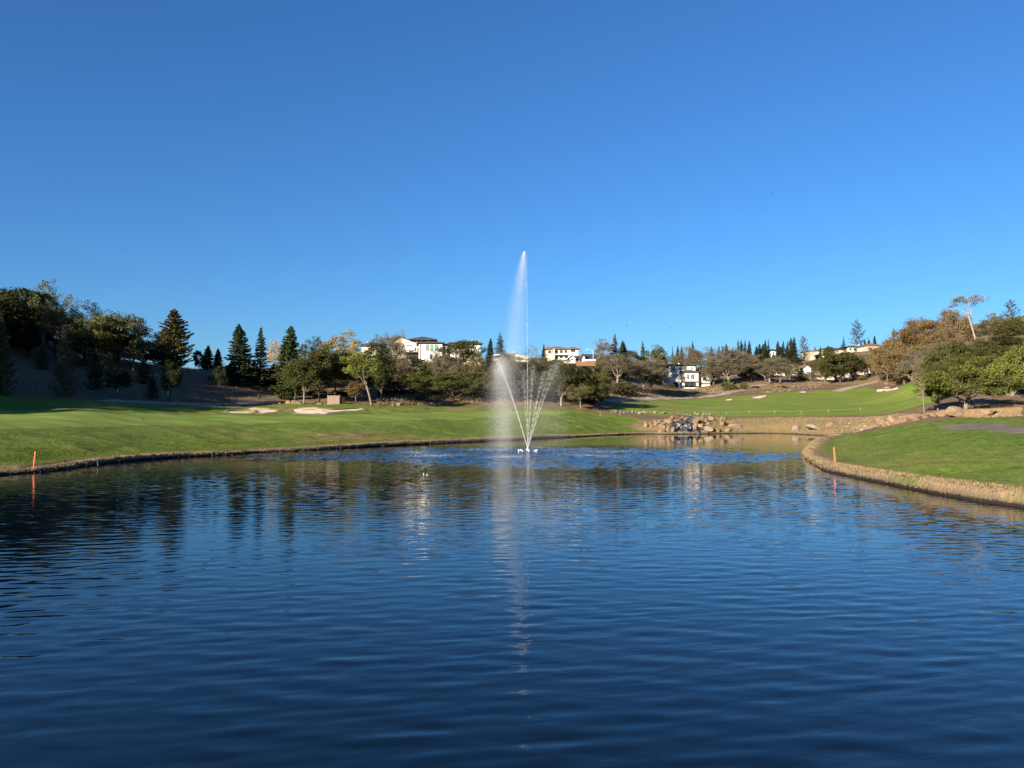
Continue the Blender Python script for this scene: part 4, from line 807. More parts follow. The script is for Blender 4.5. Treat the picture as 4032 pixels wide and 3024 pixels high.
for px_, y_, tp_, w_p, lf, lb in ((3765, 150, 1398, 170, 'oak', 'green oak filling the slope over the big spreading oak'), (3872, 146, 1396, 160, 'oak_bright', 'bright oak rising between the spreading oak and the right edge oaks'), (3945, 156, 1350, 160, 'oak', 'tall green oak on the slope left of the right edge'), (4015, 142, 1395, 130, 'oak', 'shaded green oak behind the tall yellow green edge oak'), (3700, 146, 1430, 110, 'oak', 'low green oak behind the thin birch')):
    tree('oak', px_, y_, tp_, w_p, lf, 'bark_mid', lb, group=G9)
for px_, tp_, w_p, lb in ((3078, 1362, 46, 'broad dark conifer in the ridge clump left of the open pine'), (3100, 1360, 46, 'broad dark conifer in the middle of the ridge clump by the open pine'), (3124, 1356, 48, 'broad dark conifer at the right of the ridge clump by the open pine'), (3016, 1372, 50, 'broad low conifer in front of the tiny white ridge house'), (2925, 1368, 50, 'broad low conifer under the four tall ridge tips')):
    tree('fir', px_, 330, tp_, w_p, 'conifer', 'bark_dark', lb, 'ridge_conifer', 'tree', G7)
_q = random.Random(8)
for i in range(22):
    Y_ = 60 + i * 9; X_ = Y_ * 0.72 + _q.uniform(4, 45); tm, cm, h0, w0 = KIND['oak'][i % 4]; root = empty('oak_tree', (X_, Y_, gz(X_, Y_) - 0.2), _q.uniform(0, 6)); k = _q.uniform(0.7, 1.1); root.scale = (k, k, k)
    mesh_obj('trunk', tm, M['bark_mid'], root); mesh_obj('crown', cm, L['oak' if i % 2 else 'oak_olive'], root); tag(root, 'green oak on the hill beyond the right picture edge', 'tree', 'oaks on the hill right of the view')
# the wooded rise beyond the left picture edge that shades the hillside
G10 = 'oaks on the wooded rise left of the view'
_r = random.Random(4)
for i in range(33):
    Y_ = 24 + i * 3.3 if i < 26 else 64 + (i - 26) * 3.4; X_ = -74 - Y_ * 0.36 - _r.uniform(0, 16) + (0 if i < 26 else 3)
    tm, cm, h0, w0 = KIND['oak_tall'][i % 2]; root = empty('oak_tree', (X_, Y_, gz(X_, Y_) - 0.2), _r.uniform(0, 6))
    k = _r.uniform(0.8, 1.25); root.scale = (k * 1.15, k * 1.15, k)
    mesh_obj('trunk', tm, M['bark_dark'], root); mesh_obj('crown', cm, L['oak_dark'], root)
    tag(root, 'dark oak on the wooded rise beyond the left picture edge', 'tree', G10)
# ------------------------------------------------------------------ houses
class House:
    """a house drawn up in metres from its front plane: lx / lz turn photo pixels at its distance into local metres"""
    def __init__(s, name, px, py, Y, label, rz=0.0, cat='house', group=None):
        s.px, s.py, s.Y = px, py, Y; s.root = empty(name, at(px, py, Y), rz); tag(s.root, label, cat, group, 'thing'); s.k = Y / F
    def x(s, px): return (px - s.px) * s.k
    def z(s, py): return (s.py - py) * s.k
    def wall(s, x0, x1, ytop, ybot, dep=9.0, y0=0.0, mat='white_wall', gable=0, name='wall'):
        m = MB().box(s.x(x0), s.x(x1), y0, y0 + dep, s.z(ybot), s.z(ytop))
        if gable: m.prism(s.x(x0), s.x(x1), s.z(ytop) + 0.002, gable, y0 + 0.003, y0 + dep - 0.003)
        return m.build(name, M[mat], s.root)
    def hip(s, x0, x1, yeave, yridge, dep=9.0, y0=0.0, mat='dark_roof', ov=0.6):
        r = MB().hip(s.x(x0), s.x(x1), y0, y0 + dep, s.z(yeave) + 0.003, max(0.3, (yeave - yridge) * s.k), ov).build('roof', M[mat], s.root)
        MB().box(s.x(x0) - ov - 0.06, s.x(x1) + ov + 0.06, y0 - ov - 0.06, y0 - ov - 0.003, s.z(yeave) - 0.05, s.z(yeave) + 0.2).build('gutter', M['dark_trim'] if mat == 'dark_roof' else M['brown_roof'], r)
        return r
    def gable(s, x0, x1, yeave, yapex, dep=9.0, y0=0.0, mat='dark_roof', ov=0.4):
        return MB().gable(s.x(x0), s.x(x1), y0, y0 + dep, s.z(yeave) + 0.01, (yeave - yapex) * s.k, ov).build('roof', M[mat], s.root)
    def gable_x(s, x0, x1, yeave, yapex, dep=9.0, y0=0.0, mat='dark_roof', ov=0.4):
        return MB().gable_x(s.x(x0), s.x(x1), y0, y0 + dep, s.z(yeave) + 0.01, (yeave - yapex) * s.k, ov).build('roof', M[mat], s.root)
    def win(s, x0, x1, yt, yb, y0=0.0, frame='dark_trim', pane='glass', bars=1, cross=1, name='window'):
        a, b, c, d = s.x(x0), s.x(x1), s.z(yb), s.z(yt); t = 0.09
        m = MB().box(a, a + t, y0 - 0.07, y0 + 0.02, c, d).box(b - t, b, y0 - 0.07, y0 + 0.02, c, d).box(a + t, b - t, y0 - 0.067, y0 + 0.02, c, c + t).box(a + t, b - t, y0 - 0.067, y0 + 0.02, d - t, d)
        for i in range(bars): q = a + (b - a) * (i + 1) / (bars + 1); m.box(q - 0.03, q + 0.03, y0 - 0.06, y0 + 0.02, c + t, d - t)
        for i in range(cross): q = c + (d - c) * (i + 1) / (cross + 1) * 0.75; m.box(a + t, b - t, y0 - 0.057, y0 + 0.02, q - 0.03, q + 0.03)
        w = m.build(name, M[frame], s.root)
        MB().box(a + t * .5, b - t * .5, y0 - 0.03, y0 - 0.012, c + t * .5, d - t * .5).build('pane', M[pane], w)
        MB().box(a - 0.08, b + 0.08, y0 - 0.14, y0 - 0.003, c - 0.10, c - 0.003).build('sill', M['trim'], w)
        return w
    def hole(s, x0, x1, yt, yb, y0=0.0, name='opening', mat='inside_shade'):  # solid panel on the wall; its default colour paints the unlit inside
        a, b, c, d = s.x(x0), s.x(x1), s.z(yb), s.z(yt)
        m = MB().box(a, b, y0 - 0.05, y0 + 0.02, c, d); o = m.build(name, M[mat], s.root)
        MB().box(a - 0.12, a - 0.002, y0 - 0.09, y0 + 0.01, c, d + 0.12).box(b + 0.002, b + 0.12, y0 - 0.09, y0 + 0.01, c, d + 0.12).box(a - 0.118, b + 0.118, y0 - 0.085, y0 + 0.01, d + 0.002, d + 0.118).build('frame', M['trim'], o)
        return o
    def rail(s, x0, x1, yt, yb, y0=-1.6, mat='dark_metal', n=12, name='railing'):
        a, b, c, d = s.x(x0), s.x(x1), s.z(yb), s.z(yt); m = MB().box(a, b, y0 - 0.04, y0 + 0.04, d - 0.07, d).box(a, b, y0 - 0.03, y0 + 0.03, c, c + 0.06)
        o = m.build(name, M[mat], s.root)
        for i in range(n + 1):
            q = a + (b - a) * i / n; MB().box(q - 0.03, q + 0.03, y0 - 0.025, y0 + 0.025, c + 0.062, d - 0.072).build('baluster', M[mat], o)
        return o
    def slab(s, x0, x1, yt, yb, y0, y1, mat, name):
        return MB().box(s.x(x0), s.x(x1), y0, y1, s.z(yb), s.z(yt)).build(name, M[mat], s.root)

# gabled beige house with a hipped tower and dark deck
h = House('gabled_house', 1600, 1420, 228, 'beige house with sloping gable, dark hipped tower roof and dark deck', 0.10)
h.wall(1540, 1626, 1346, 1420, 9, 0.6, 'beige_wall')
MB().add([(h.x(1540),0.6,h.z(1346)),(h.x(1626),0.6,h.z(1346)),(h.x(1572),0.6,h.z(1325)),(h.x(1540),9.6,h.z(1346)),(h.x(1626),9.6,h.z(1346)),(h.x(1572),9.6,h.z(1325))],[(0,1,2),(5,4,3),(2,1,4,5),(0,2,5,3)]).build('gable_wall', M['beige_wall'], h.root)
for (xa, ya, xb, yb) in ((1572,1325,1632,1347),(1536,1347,1572,1325)):
    p, q = (h.x(xa), h.z(ya)), (h.x(xb), h.z(yb))
    MB().add([(p[0],0.0,p[1]),(q[0],0.0,q[1]),(q[0],0.0,q[1]+.25),(p[0],0.0,p[1]+.25),(p[0],10,p[1]),(q[0],10,q[1]),(q[0],10,q[1]+.25),(p[0],10,p[1]+.25)],[(0,1,2,3),(7,6,5,4),(0,4,5,1),(3,2,6,7),(1,5,6,2),(0,3,7,4)]).build('roof', M['dark_roof'], h.root)
h.wall(1627, 1690, 1338, 1420, 8, -0.4, 'cream_wall', name='tower_wall'); h.hip(1624, 1705, 1338, 1323, 8, -0.4, ov=1.2)
h.win(1594, 1609, 1340, 1352, 0.6, 'trim', 'glass_blue', 1, 0); h.win(1598, 1624, 1356, 1364, 0.6, 'trim', 'glass', 2, 0); h.win(1600, 1624, 1370, 1383, 0.6, 'trim', 'glass_blue', 3, 0, 'glass_door')
h.win(1629, 1637, 1337 + 1, 1350, -0.4); h.hole(1644, 1655, 1338 + 1, 1351, -0.4); h.hole(1663, 1676, 1338 + 1, 1347, -0.4); h.win(1632, 1637, 1368, 1383, -0.4); h.win(1643, 1650, 1370, 1386, -0.4)
h.slab(1598, 1650, 1388, 1391, -2.4, 0.55, 'dark_trim', 'deck'); h.rail(1598, 1650, 1381, 1388, -2.3, 'dark_metal', 10); h.slab(1600, 1649, 1391.2, 1420, -1.6, 0.55, 'inside_shade', 'deck_shade_block')  # last slab is a dark block put in for the shade below the deck
h.slab(1602, 1628, 1378, 1379.4, -0.9, 0.58, 'trim', 'balcony_edge')
# dark roof of a house left of it
h = House('hillside_house', 1450, 1400, 232, 'dark roofed house almost hidden behind the yellow autumn tree', 0.0)
h.wall(1424, 1500, 1364, 1400, 10, 0, 'beige_wall'); h.hip(1424, 1500, 1362, 1343, 12, 0, ov=0.6); h.win(1450, 1462, 1368, 1380)
h.slab(1438, 1442, 1350, 1340, 3, 3.9, 'taupe_wall', 'chimney')
# long white house with three tall windows
h = House('white_house', 1695, 1440, 213, 'long white two storey house with three tall blue green windows', 0.13)
h.wall(1650, 1741, 1350, 1448, 10, 0, 'white_wall'); h.hip(1650, 1741, 1350, 1341, 10, 0, ov=0.7)
h.wall(1741.5, 1850, 1357, 1448, 8, 2.0, 'white_wall', name='wing_wall'); h.hip(1741.5, 1850, 1356, 1342, 8, 2.0, ov=0.6); h.wall(1836, 1892, 1352, 1448, 9, -0.6, 'white_wall', name='end_wall'); h.hip(1836, 1892, 1352, 1341, 9, -0.6, ov=0.7)
for a, b in ((1677, 1689), (1694, 1706), (1711, 1724)): h.win(a, b, 1357, 1382, 0, 'dark_trim', 'glass_blue', 0, 1)
h.win(1692, 1702, 1394, 1414, 0); h.win(1766, 1775, 1362, 1376, 2.0, 'dark_trim', 'glass_blue', 0, 1); h.win(1790, 1800, 1362, 1376, 2.0); h.win(1855, 1868, 1358, 1372, -0.6); h.win(1712, 1722, 1394, 1414, 0)
h.slab(1756, 1758.5, 1357, 1400, 0.9, 1.3, 'trim', 'post'); h.slab(1654, 1656, 1350.5, 1440, -0.12, -0.003, 'dark_trim', 'downpipe')
# dark low house with stepped wall behind the fountain
h = House('low_house', 1960, 1412, 236, 'low dark roofed house with white eaves left of the fountain column', 0)
h.wall(1944, 2006, 1398, 1425, 9, 0, 'taupe_wall'); h.hip(1944, 2006, 1396, 1384, 9, 0, ov=0.4); h.win(1950, 1960, 1401, 1410); h.slab(1944, 1968, 1395.5, 1398.5, -0.6, -0.46, 'trim', 'eave_board')
h = House('stepped_wall', 2050, 1430, 232, 'brown stepped boundary wall running right down behind the fountain', 0, 'wall')
for i, (a, b, t) in enumerate(((2006, 2022, 1390), (2022.3, 2043, 1394), (2043.3, 2062, 1399), (2062.3, 2082, 1405), (2082.3, 2102, 1410), (2102.3, 2124, 1415))):
    h.slab(a, b, t, 1445, 0.05 * i, 0.5 + 0.05 * i, 'taupe_wall', 'wall_panel'); h.slab(a - .1, b + .1, t - 1.2, t - 0.03, -0.08 + 0.05 * i, 0.58 + 0.05 * i, 'brown_roof', 'coping')
# cream house with clay roof
h = House('cream_house', 2215, 1425, 242, 'cream two storey house with reddish clay tile roof on the skyline', 0.06)
h.wall(2154, 2245, 1373, 1430, 10, 0.9, 'cream_wall'); h.hip(2154, 2245, 1373, 1361, 10, 0.9, 'clay_roof', 0.7); h.wall(2240, 2277, 1374, 1430, 9, 0, 'white_wall', name='front_bay'); h.hip(2240, 2277, 1374, 1365, 9, 0, 'clay_roof', 0.6)
h.wall(2177, 2184, 1374.5, 1430, 1.2, -0.2, 'cream_wall', name='pilaster')
for a, b, t, u in ((2187, 2198, 1378, 1393), (2206, 2217, 1378, 1390), (2225, 2235, 1378, 1389), (2186, 2199, 1399, 1413), (2204, 2217, 1399, 1410), (2225, 2237, 1399, 1410), (2160, 2171, 1379, 1391)): h.win(a, b, t, u, 0.9)
h.win(2248, 2266, 1376, 1386, 0, 'dark_trim', 'glass', 2, 0); h.slab(2186, 2238, 1396, 1397.2, -0.4, 0.89, 'trim', 'balcony'); h.rail(2186, 2238, 1391, 1396, -0.35, 'lamp_grey', 10)
# white cottage with two gables
h = House('white_cottage', 2290, 1430, 232, 'white cottage with two small gables and charcoal roof above the orange fence', 0)
h.wall(2241, 2265, 1410, 1430, 8, 0, 'white_wall', (1410 - 1401) * 232 / F); h.gable(2241, 2265, 1409, 1400, 8, 0); h.wall(2265.5, 2300, 1411, 1430, 5, 1.5, 'white_wall', name='side_wall'); h.gable_x(2258, 2296, 1413, 1399, 6, 1.2)
h.wall(2291, 2303, 1412, 1430, 7, -0.3, 'white_wall', (1412 - 1396) * 232 / F, name='porch_gable'); h.gable(2288, 2306, 1412, 1394, 7, -0.3); h.gable_x(2303, 2348, 1412, 1391, 9, 1.0); h.wall(2303, 2348, 1412, 1430, 8, 1.6, 'white_wall', name='back_wall')
h.win(2249, 2256, 1411, 1419, 0); h.win(2312, 2320, 1414, 1421, 1.6); h.slab(2300, 2345, 1416, 1422, -0.7, -0.5, 'trim', 'white_low_wall')
h = House('cedar_fence', 2305, 1440, 222, 'orange cedar board fence below the white cottage', 0, 'fence')
for i in range(26):
    a = 2267 + i * 2.95; h.slab(a, a + 2.8, 1423 - (0.6 if i % 3 else 0) - (2.5 if i > 14 else 0), 1441, 0.02 * (i % 2), 0.04 + 0.02 * (i % 2), 'wood_orange', 'board')
h.slab(2267, 2343, 1427, 1428, 0.07, 0.16, 'wood_orange', 'rail'); h.slab(2267, 2343, 1436, 1437, 0.07, 0.16, 'wood_orange', 'rail')
# three storey house under construction and its scaffold
h = House('construction_house', 2700, 1530, 280, 'three storey white house under construction with flat dark roof', -0.04)
h.wall(2634, 2738, 1440, 1534, 11, 0, 'white_wall'); h.wall(2602, 2633.7, 1441, 1534, 10, 1.2, 'beige_wall', name='side_wing'); h.hip(2603, 2737, 1438, 1431, 12, 0, ov=1.0)
h.wall(2681, 2744, 1468, 1534, 3, -3.003, 'white_wall', name='front_bay'); h.hip(2679, 2746, 1467, 1458, 6, -3.0, ov=0.8)
h.wall(2744.4, 2792, 1473, 1534, 8, -1.5, 'white_wall', name='end_wing'); h.hip(2744.4, 2770, 1471, 1464, 8, -1.5, ov=0.5)
for a, b, t, u in ((2643, 2661, 1444, 1465), (2673, 2685, 1444, 1458), (2697, 2708, 1444, 1458), (2719, 2730, 1444, 1458), (2653, 2667, 1476, 1488)): h.win(a, b, t, u, 0, 'trim', 'glass')
for a, b in ((2696, 2708), (2714, 2728)): h.win(a, b, 1474, 1496, -3.0, 'trim', 'glass')
h.win(2608, 2622, 1445, 1458, 1.2); h.win(2612, 2622, 1468, 1482, 1.2)
h.hole(2652, 2671, 1506, 1524, 0, 'garage_opening'); h.hole(2690, 2734, 1503, 1526, -3.0, 'garage_opening'); h.hole(2752, 2758, 1478, 1526, -1.5, 'door_opening', 'inside_shade'); h.hole(2764, 2778, 1485, 1500, -1.5)
h.slab(2680, 2683, 1426, 1432, 4, 4.6, 'trim', 'chimney'); h.slab(2603, 2633, 1463, 1465, -0.6, 1.19, 'dark_trim', 'balcony'); h.rail(2603, 2633, 1457, 1463, -0.5, 'dark_metal', 8)
h = House('scaffold', 2710, 1532, 273, 'pole and plank scaffold wrapped round the house under construction', -0.04, 'scaffold')
for i, a in enumerate((2636, 2654, 2674, 2694, 2714, 2734, 2748, 2764, 2780, 2796)):
    for y_ in (-0.6, 0.6): MB().tube([(h.x(a), y_, h.z(1534)), (h.x(a), y_, h.z(1470 if a < 2745 else 1468))], 0.045, 6).build('pole', M['dark_metal'], h.root)
for yb in (1486, 1505):
    for k in range(5): h.slab(2634 + k * 33, 2634 + k * 33 + 32.5, yb - 1.0, yb, -0.55, 0.55, 'wood_brown', 'plank')
    MB().tube([(h.x(2634), -0.62, h.z(yb - 10)), (h.x(2798), -0.62, h.z(yb - 10))], 0.035, 5).build('guard_rail', M['dark_metal'], h.root)
for a, b, t, u in ((2748, 2764, 1530, 1505), (2780, 2764, 1505, 1486)): MB().tube([(h.x(a), -0.65, h.z(t)), (h.x(b), -0.65, h.z(u))], 0.035, 5).build('brace', M['dark_metal'], h.root)
h = House('retaining_wall', 2580, 1524, 262, 'blue grey retaining wall left of the house under construction', 0, 'wall')
h.slab(2545, 2612, 1501, 1530, 0, 0.5, 'grey_wall', 'wall_face'); h.slab(2544, 2613, 1499.5, 1500.9, -0.08, 0.58, 'grey_wall', 'coping')
# pale pink house behind the lichen oaks
h = House('pink_house', 3042, 1498, 296, 'pale pinkish cream house behind the pair of lichen oaks', 0)
h.wall(2994, 3091, 1452, 1505, 10, 0, 'cream_wall'); h.hip(2994, 3091, 1451, 1440, 10, 0, 'brown_roof'); h.win(3010, 3022, 1458, 1470); h.win(3060, 3072, 1458, 1470); h.hole(3030, 3046, 1478, 1498, 0, 'garage_opening')
h = House('white_ridge_house', 3047, 1400, 352, 'tiny white house with dark roof between ridge conifers', 0)
h.wall(3036, 3058, 1382, 1410, 8, 0, 'white_wall'); h.hip(3036, 3058, 1381, 1374, 8, 0); h.win(3043, 3048, 1386, 1393)
h = House('taupe_house', 3218, 1416, 334, 'taupe flat fronted house on the right ridge behind the cypress', 0)
h.wall(3187, 3249, 1383, 1420, 10, 0, 'taupe_wall'); h.hip(3187, 3249, 1382, 1377, 10, 0, 'brown_roof', 0.5); h.win(3197, 3204, 1405, 1412, 0, 'trim'); h.win(3216, 3222, 1386, 1389.5, 0, 'trim', bars=0, cross=0); h.hip(3205, 3225, 1402, 1398, 3, -3.0, 'dark_roof', 0.3); h.hole(3209, 3221, 1404, 1414, 0, 'door_opening'); h.win(3243, 3247, 1402, 1410, 0, 'trim')
h = House('dark_roofed_house', 3270, 1392, 348, 'pale house with charcoal hip roof right of the taupe house', 0)
h.wall(3243, 3300, 1375, 1398, 10, 0, 'beige_wall'); h.hip(3243, 3300, 1374, 1366, 10, 0); h.win(3280, 3288, 1377, 1383); h.win(3260, 3268, 1377, 1383)
h = House('beige_ridge_house', 3372, 1395, 336, 'beige house with large dark windows below the tallest ridge pine', 0)
h.wall(3338, 3405, 1367, 1400, 10, 0, 'beige_wall'); h.hip(3330, 3408, 1366, 1358, 10, 0); h.win(3362, 3381, 1370, 1382, 0, 'dark_trim', 'glass', 2, 0); h.win(3390, 3399, 1370, 1379); h.win(3345, 3353, 1371, 1380); h.slab(3362, 3382, 1385.5, 1387, -1.2, -0.01, 'wood_brown', 'balcony'); h.rail(3362, 3382, 1382.5, 1385.4, -1.1, 'wood_brown', 8)
h.wall(3302, 3337.6, 1377, 1400, 8, 1.5, 'beige_wall', name='side_wing'); h.hip(3302, 3337.6, 1376, 1368, 8, 1.5)
h.slab(3396, 3401, 1352, 1362, 4, 5, 'taupe_wall', 'chimney')
h = House('brown_roofed_house', 3440, 1392, 322, 'brown roofed house half hidden at the left end of the rust oaks', 0)
h.wall(3412, 3470, 1362, 1396, 9, 0, 'beige_wall'); h.hip(3412, 3470, 1361, 1350, 9, 0, 'brown_roof'); h.win(3424, 3434, 1368, 1380)
h = House('small_gable_house', 3178, 1486, 290, 'small white gabled house with balcony below the taupe house', 0)
h.wall(3165, 3193, 1450, 1490, 8, 0, 'white_wall', (1450 - 1440) * 290 / F); h.gable(3165, 3193, 1449, 1439, 8, 0, 'brown_roof'); h.win(3174, 3182, 1451, 1460, 0, 'trim', 'glass'); h.slab(3170, 3190, 1464, 1465.4, -1.2, -0.01, 'trim', 'balcony'); h.rail(3170, 3190, 1460, 1464, -1.1, 'dark_metal', 6); h.win(3172, 3180, 1470, 1484, 0, 'trim', 'glass')
h = House('garage_house', 3140, 1488, 300, 'cream house with dark garage left of the small gabled house', 0)
h.wall(3122, 3160, 1448, 1492, 8, 0, 'cream_wall'); h.hip(3122, 3160, 1447, 1438, 8, 0, 'brown_roof'); h.hole(3132, 3150, 1472, 1488, 0, 'garage_opening'); h.win(3130, 3138, 1452, 1462)
h = House('oak_shaded_house', 3300, 1502, 286, 'long beige house hidden behind the big round fairway oak', 0)
h.wall(3240, 3372, 1462, 1508, 10, 0, 'beige_wall'); h.hip(3240, 3372, 1461, 1448, 10, 0, 'brown_roof'); h.win(3250, 3266, 1464, 1474); h.win(3345, 3358, 1466, 1476); h.hole(3340, 3366, 1484, 1503, 0, 'garage_door', 'taupe_wall')
h = House('lower_beige_house', 3445, 1492, 288, 'beige house with cream columns behind the lower lichen oaks', 0)
h.wall(3398, 3491, 1440, 1496, 10, 1.2, 'beige_wall'); h.hip(3396, 3493, 1438, 1428, 11, 0.2, 'brown_roof')
for a in (3400, 3424, 3448, 3472, 3489): h.slab(a - 1.6, a + 1.6, 1460, 1494, -0.3, 0.3, 'cream_wall', 'column')
h.slab(3396, 3492, 1455, 1459.8, -0.4, 1.19, 'cream_wall', 'beam'); h.win(3406, 3418, 1444, 1453, 1.2); h.win(3455, 3467, 1444, 1453, 1.2); h.win(3430, 3442, 1465, 1482, 1.2)

# ------------------------------------------------------------------ lamps, gate, stakes, rope fence
def street_lamp(px, ytop, ybase, Y, arm, label):
    r = empty('street_lamp', at(px, ybase, Y)); tag(r, label, 'street lamp'); k = Y / F; H_ = (ybase - ytop) * k
    MB().tube([(0, 0, -0.5), (0, 0, H_)], [0.11, 0.07], 8).build('pole', M['lamp_grey'], r)
    MB().tube([(0, 0, H_ - 0.3), (arm * k * 0.4, 0, H_ + 0.1), (arm * k, 0, H_ + 0.15)], [0.05, 0.04, 0.035], 6).build('arm', M['lamp_grey'], r)
    MB().box(arm * k - 0.35, arm * k + 0.2, -0.14, 0.14, H_ + 0.08, H_ + 0.24).build('lamp_head', M['lamp_grey'], r)
street_lamp(2336, 1378, 1456, 224, -24, 'grey street lamp beside the white cottage and orange fence')
street_lamp(2004, 1391, 1420, 228, 16, 'street lamp above the stepped wall left of the fountain jet')
street_lamp(1885, 1341, 1380, 250, -24, 'street lamp arching over the roof end of the long white house')
g0 = at(1313, 1592, 149); gx, gy = g0.x, g0.y; gzz = gz(gx, gy)
gate = empty('wooden_gate', (gx, gy, gzz - 0.05)); tag(gate, 'weathered double wooden gate standing between the oaks behind the bunkers', 'gate')
kk = 149 / F; gw = 47 * kk
for i in range(14):
    a = -gw / 2 + i * gw / 14; MB().box(a + 0.008, a + gw / 14 - 0.008, 0.02 * (i % 2) * .5, 0.035 + 0.02 * (i % 2) * .5, 0.06, 1.78 + (0.03 if i % 3 == 0 else 0)).build('board', M['wood_grey'], gate)
for z_ in (0.25, 0.95, 1.6): MB().box(-gw / 2, gw / 2, 0.06, 0.12, z_, z_ + 0.12).build('rail', M['wood_grey'], gate)
MB().box(-0.05, 0.05, -0.05, -0.004, 0.0, 1.86).build('centre_post', M['wood_grey'], gate)
for s_ in (-1, 1): MB().box(s_ * gw / 2 - 0.07, s_ * gw / 2 + 0.07, 0.125, 0.27, -0.3, 1.88).build('post', M['wood_grey'], gate)
for s_ in (-1, 1): MB().add([(s_*0.08,-0.03,1.45),(s_*0.08,-0.03,1.57),(s_*gw*0.42,-0.03,1.76),(s_*gw*0.42,-0.03,1.64),(s_*0.08,-0.006,1.45),(s_*0.08,-0.006,1.57),(s_*gw*0.42,-0.006,1.76),(s_*gw*0.42,-0.006,1.64)],[(0,1,2,3),(7,6,5,4),(0,4,5,1),(1,5,6,2),(2,6,7,3),(3,7,4,0)]).build('brace', M['wood_grey'], gate)
for s_ in (-1, 1): MB().box(s_ * gw / 2 - 0.03, s_ * gw / 2 + 0.03, 0.28, 2.6, 0.0, 1.75).build('side_panel', M['wood_grey'], gate)

def stake(px, ytop, ybase, Y, label, tilt=0.0, r=0.05, mat='red_stake', name='hazard_stake', cat='stake'):
    b = at(px, ybase, Y); b.z = gz(b.x, b.y) if sdist(POND, np.array([b.x]), np.array([b.y]))[0] > 1.3 else 0.42
    h_ = max(0.3, at(px, ytop, Y).z - b.z); o = empty(name, b); o.rotation_euler = (0, tilt, 0); tag(o, label, cat)
    MB().tube([(0, 0, -0.15), (0, 0, h_ * 0.85), (0, 0, h_ * 0.93)], [r, r, r], 8).build('post', M[mat], o)
    MB().tube([(0, 0, h_ * 0.932), (0, 0, h_ * 0.985), (0, 0, h_)], [r * 0.96, r * 0.9, r * 0.55], 8).build('cap', M['stake_top' if mat == 'red_stake' else mat], o); return o
lb = onz(134, 1832, 0.42); stake(134, 1777, 1832, lb.y, 'red hazard stake leaning on the left pond bank', 0.09, 0.048)
rb_ = onz(3288, 1818, 0.42); stake(3288, 1762, 1818, rb_.y + 0.3, 'orange red hazard stake on the right pond bank', -0.06, 0.055)
e = hit(2786, 1664); stake(2786, 1650, 1664, e.y, 'small red stake among rocks right of the waterfall', 0, 0.07)
e = hit(2539, 1676); stake(2539, 1660, 1676, e.y, 'small red stake by the rocks left of the waterfall', 0.1, 0.07)
e = hit(2646, 1630); stake(2646, 1614, 1630, e.y, 'brown wooden stake on the rock line above the waterfall', 0, 0.07, 'wood_brown', 'wooden_stake')
e = hit(463, 1545); stake(463, 1530, 1545, e.y, 'white marker post under the small dark hillside oak', 0.12, 0.09, 'trim', 'marker_post', 'post')
e = hit(660, 1556); stake(660, 1540, 1556, e.y, 'white marker post below the dark young tree', 0.2, 0.08, 'trim', 'marker_post', 'post')
e = hit(2478, 1550, 150); stake(2478, 1541, 1550, e.y, 'white marker post on dry grass right of the fountain grove', 0, 0.09, 'trim', 'marker_post', 'post')
e = hit(3437, 1524, 180); stake(3437, 1506, 1524, e.y, 'left brown fence post at the foot of the red slope', 0, 0.12, 'wood_brown', 'fence_post', 'post')
e = hit(3472, 1512, 180); stake(3472, 1497, 1512, e.y, 'right brown fence post on the red slope', 0, 0.12, 'wood_brown', 'fence_post', 'post')
e = hit(559, 1655); sp = empty('sprinkler_head', e); tag(sp, 'small dark sprinkler head on the mown green at left', 'sprinkler'); MB().tube([(0,0,-.05),(0,0,.16)], .1, 8).build('riser', M['dark_metal'], sp); MB().tube([(0,0,.161),(0,0,.24),(0,0,.27)], [.14,.14,.06], 8).build('cap', M['dark_metal'], sp)
def rope_fence(pts, y0, label):
    P = [hit(px, py, y0) for px, py in pts]; r = empty('rope_fence', P[0]); tag(r, label, 'rope fence'); o = P[0]
    for i, p in enumerate(P):
        q = p - o; MB().tube([(q.x, q.y, q.z - 0.2), (q.x, q.y, q.z + 0.7)], 0.022, 6).build('post', M['rope'], r)
        if i:
            p0 = P[i - 1] - o; MB().tube([p0 + (q - p0) * t + Vector((0, 0, 0.62 - 0.14 * math.sin(math.pi * t))) for t in np.linspace(0, 1, 9)], 0.011, 5).build('rope', M['rope'], r)
rope_fence([(2363, 1640), (2440, 1637), (2520, 1634), (2575, 1632)], 150, 'pale rope fence on the left turf before the rock line')
rope_fence([(2770, 1636), (2860, 1634), (2950, 1632), (3050, 1631), (3155, 1629), (3262, 1627), (3388, 1618)], 158, 'long pale rope fence across the foot of the right fairway')
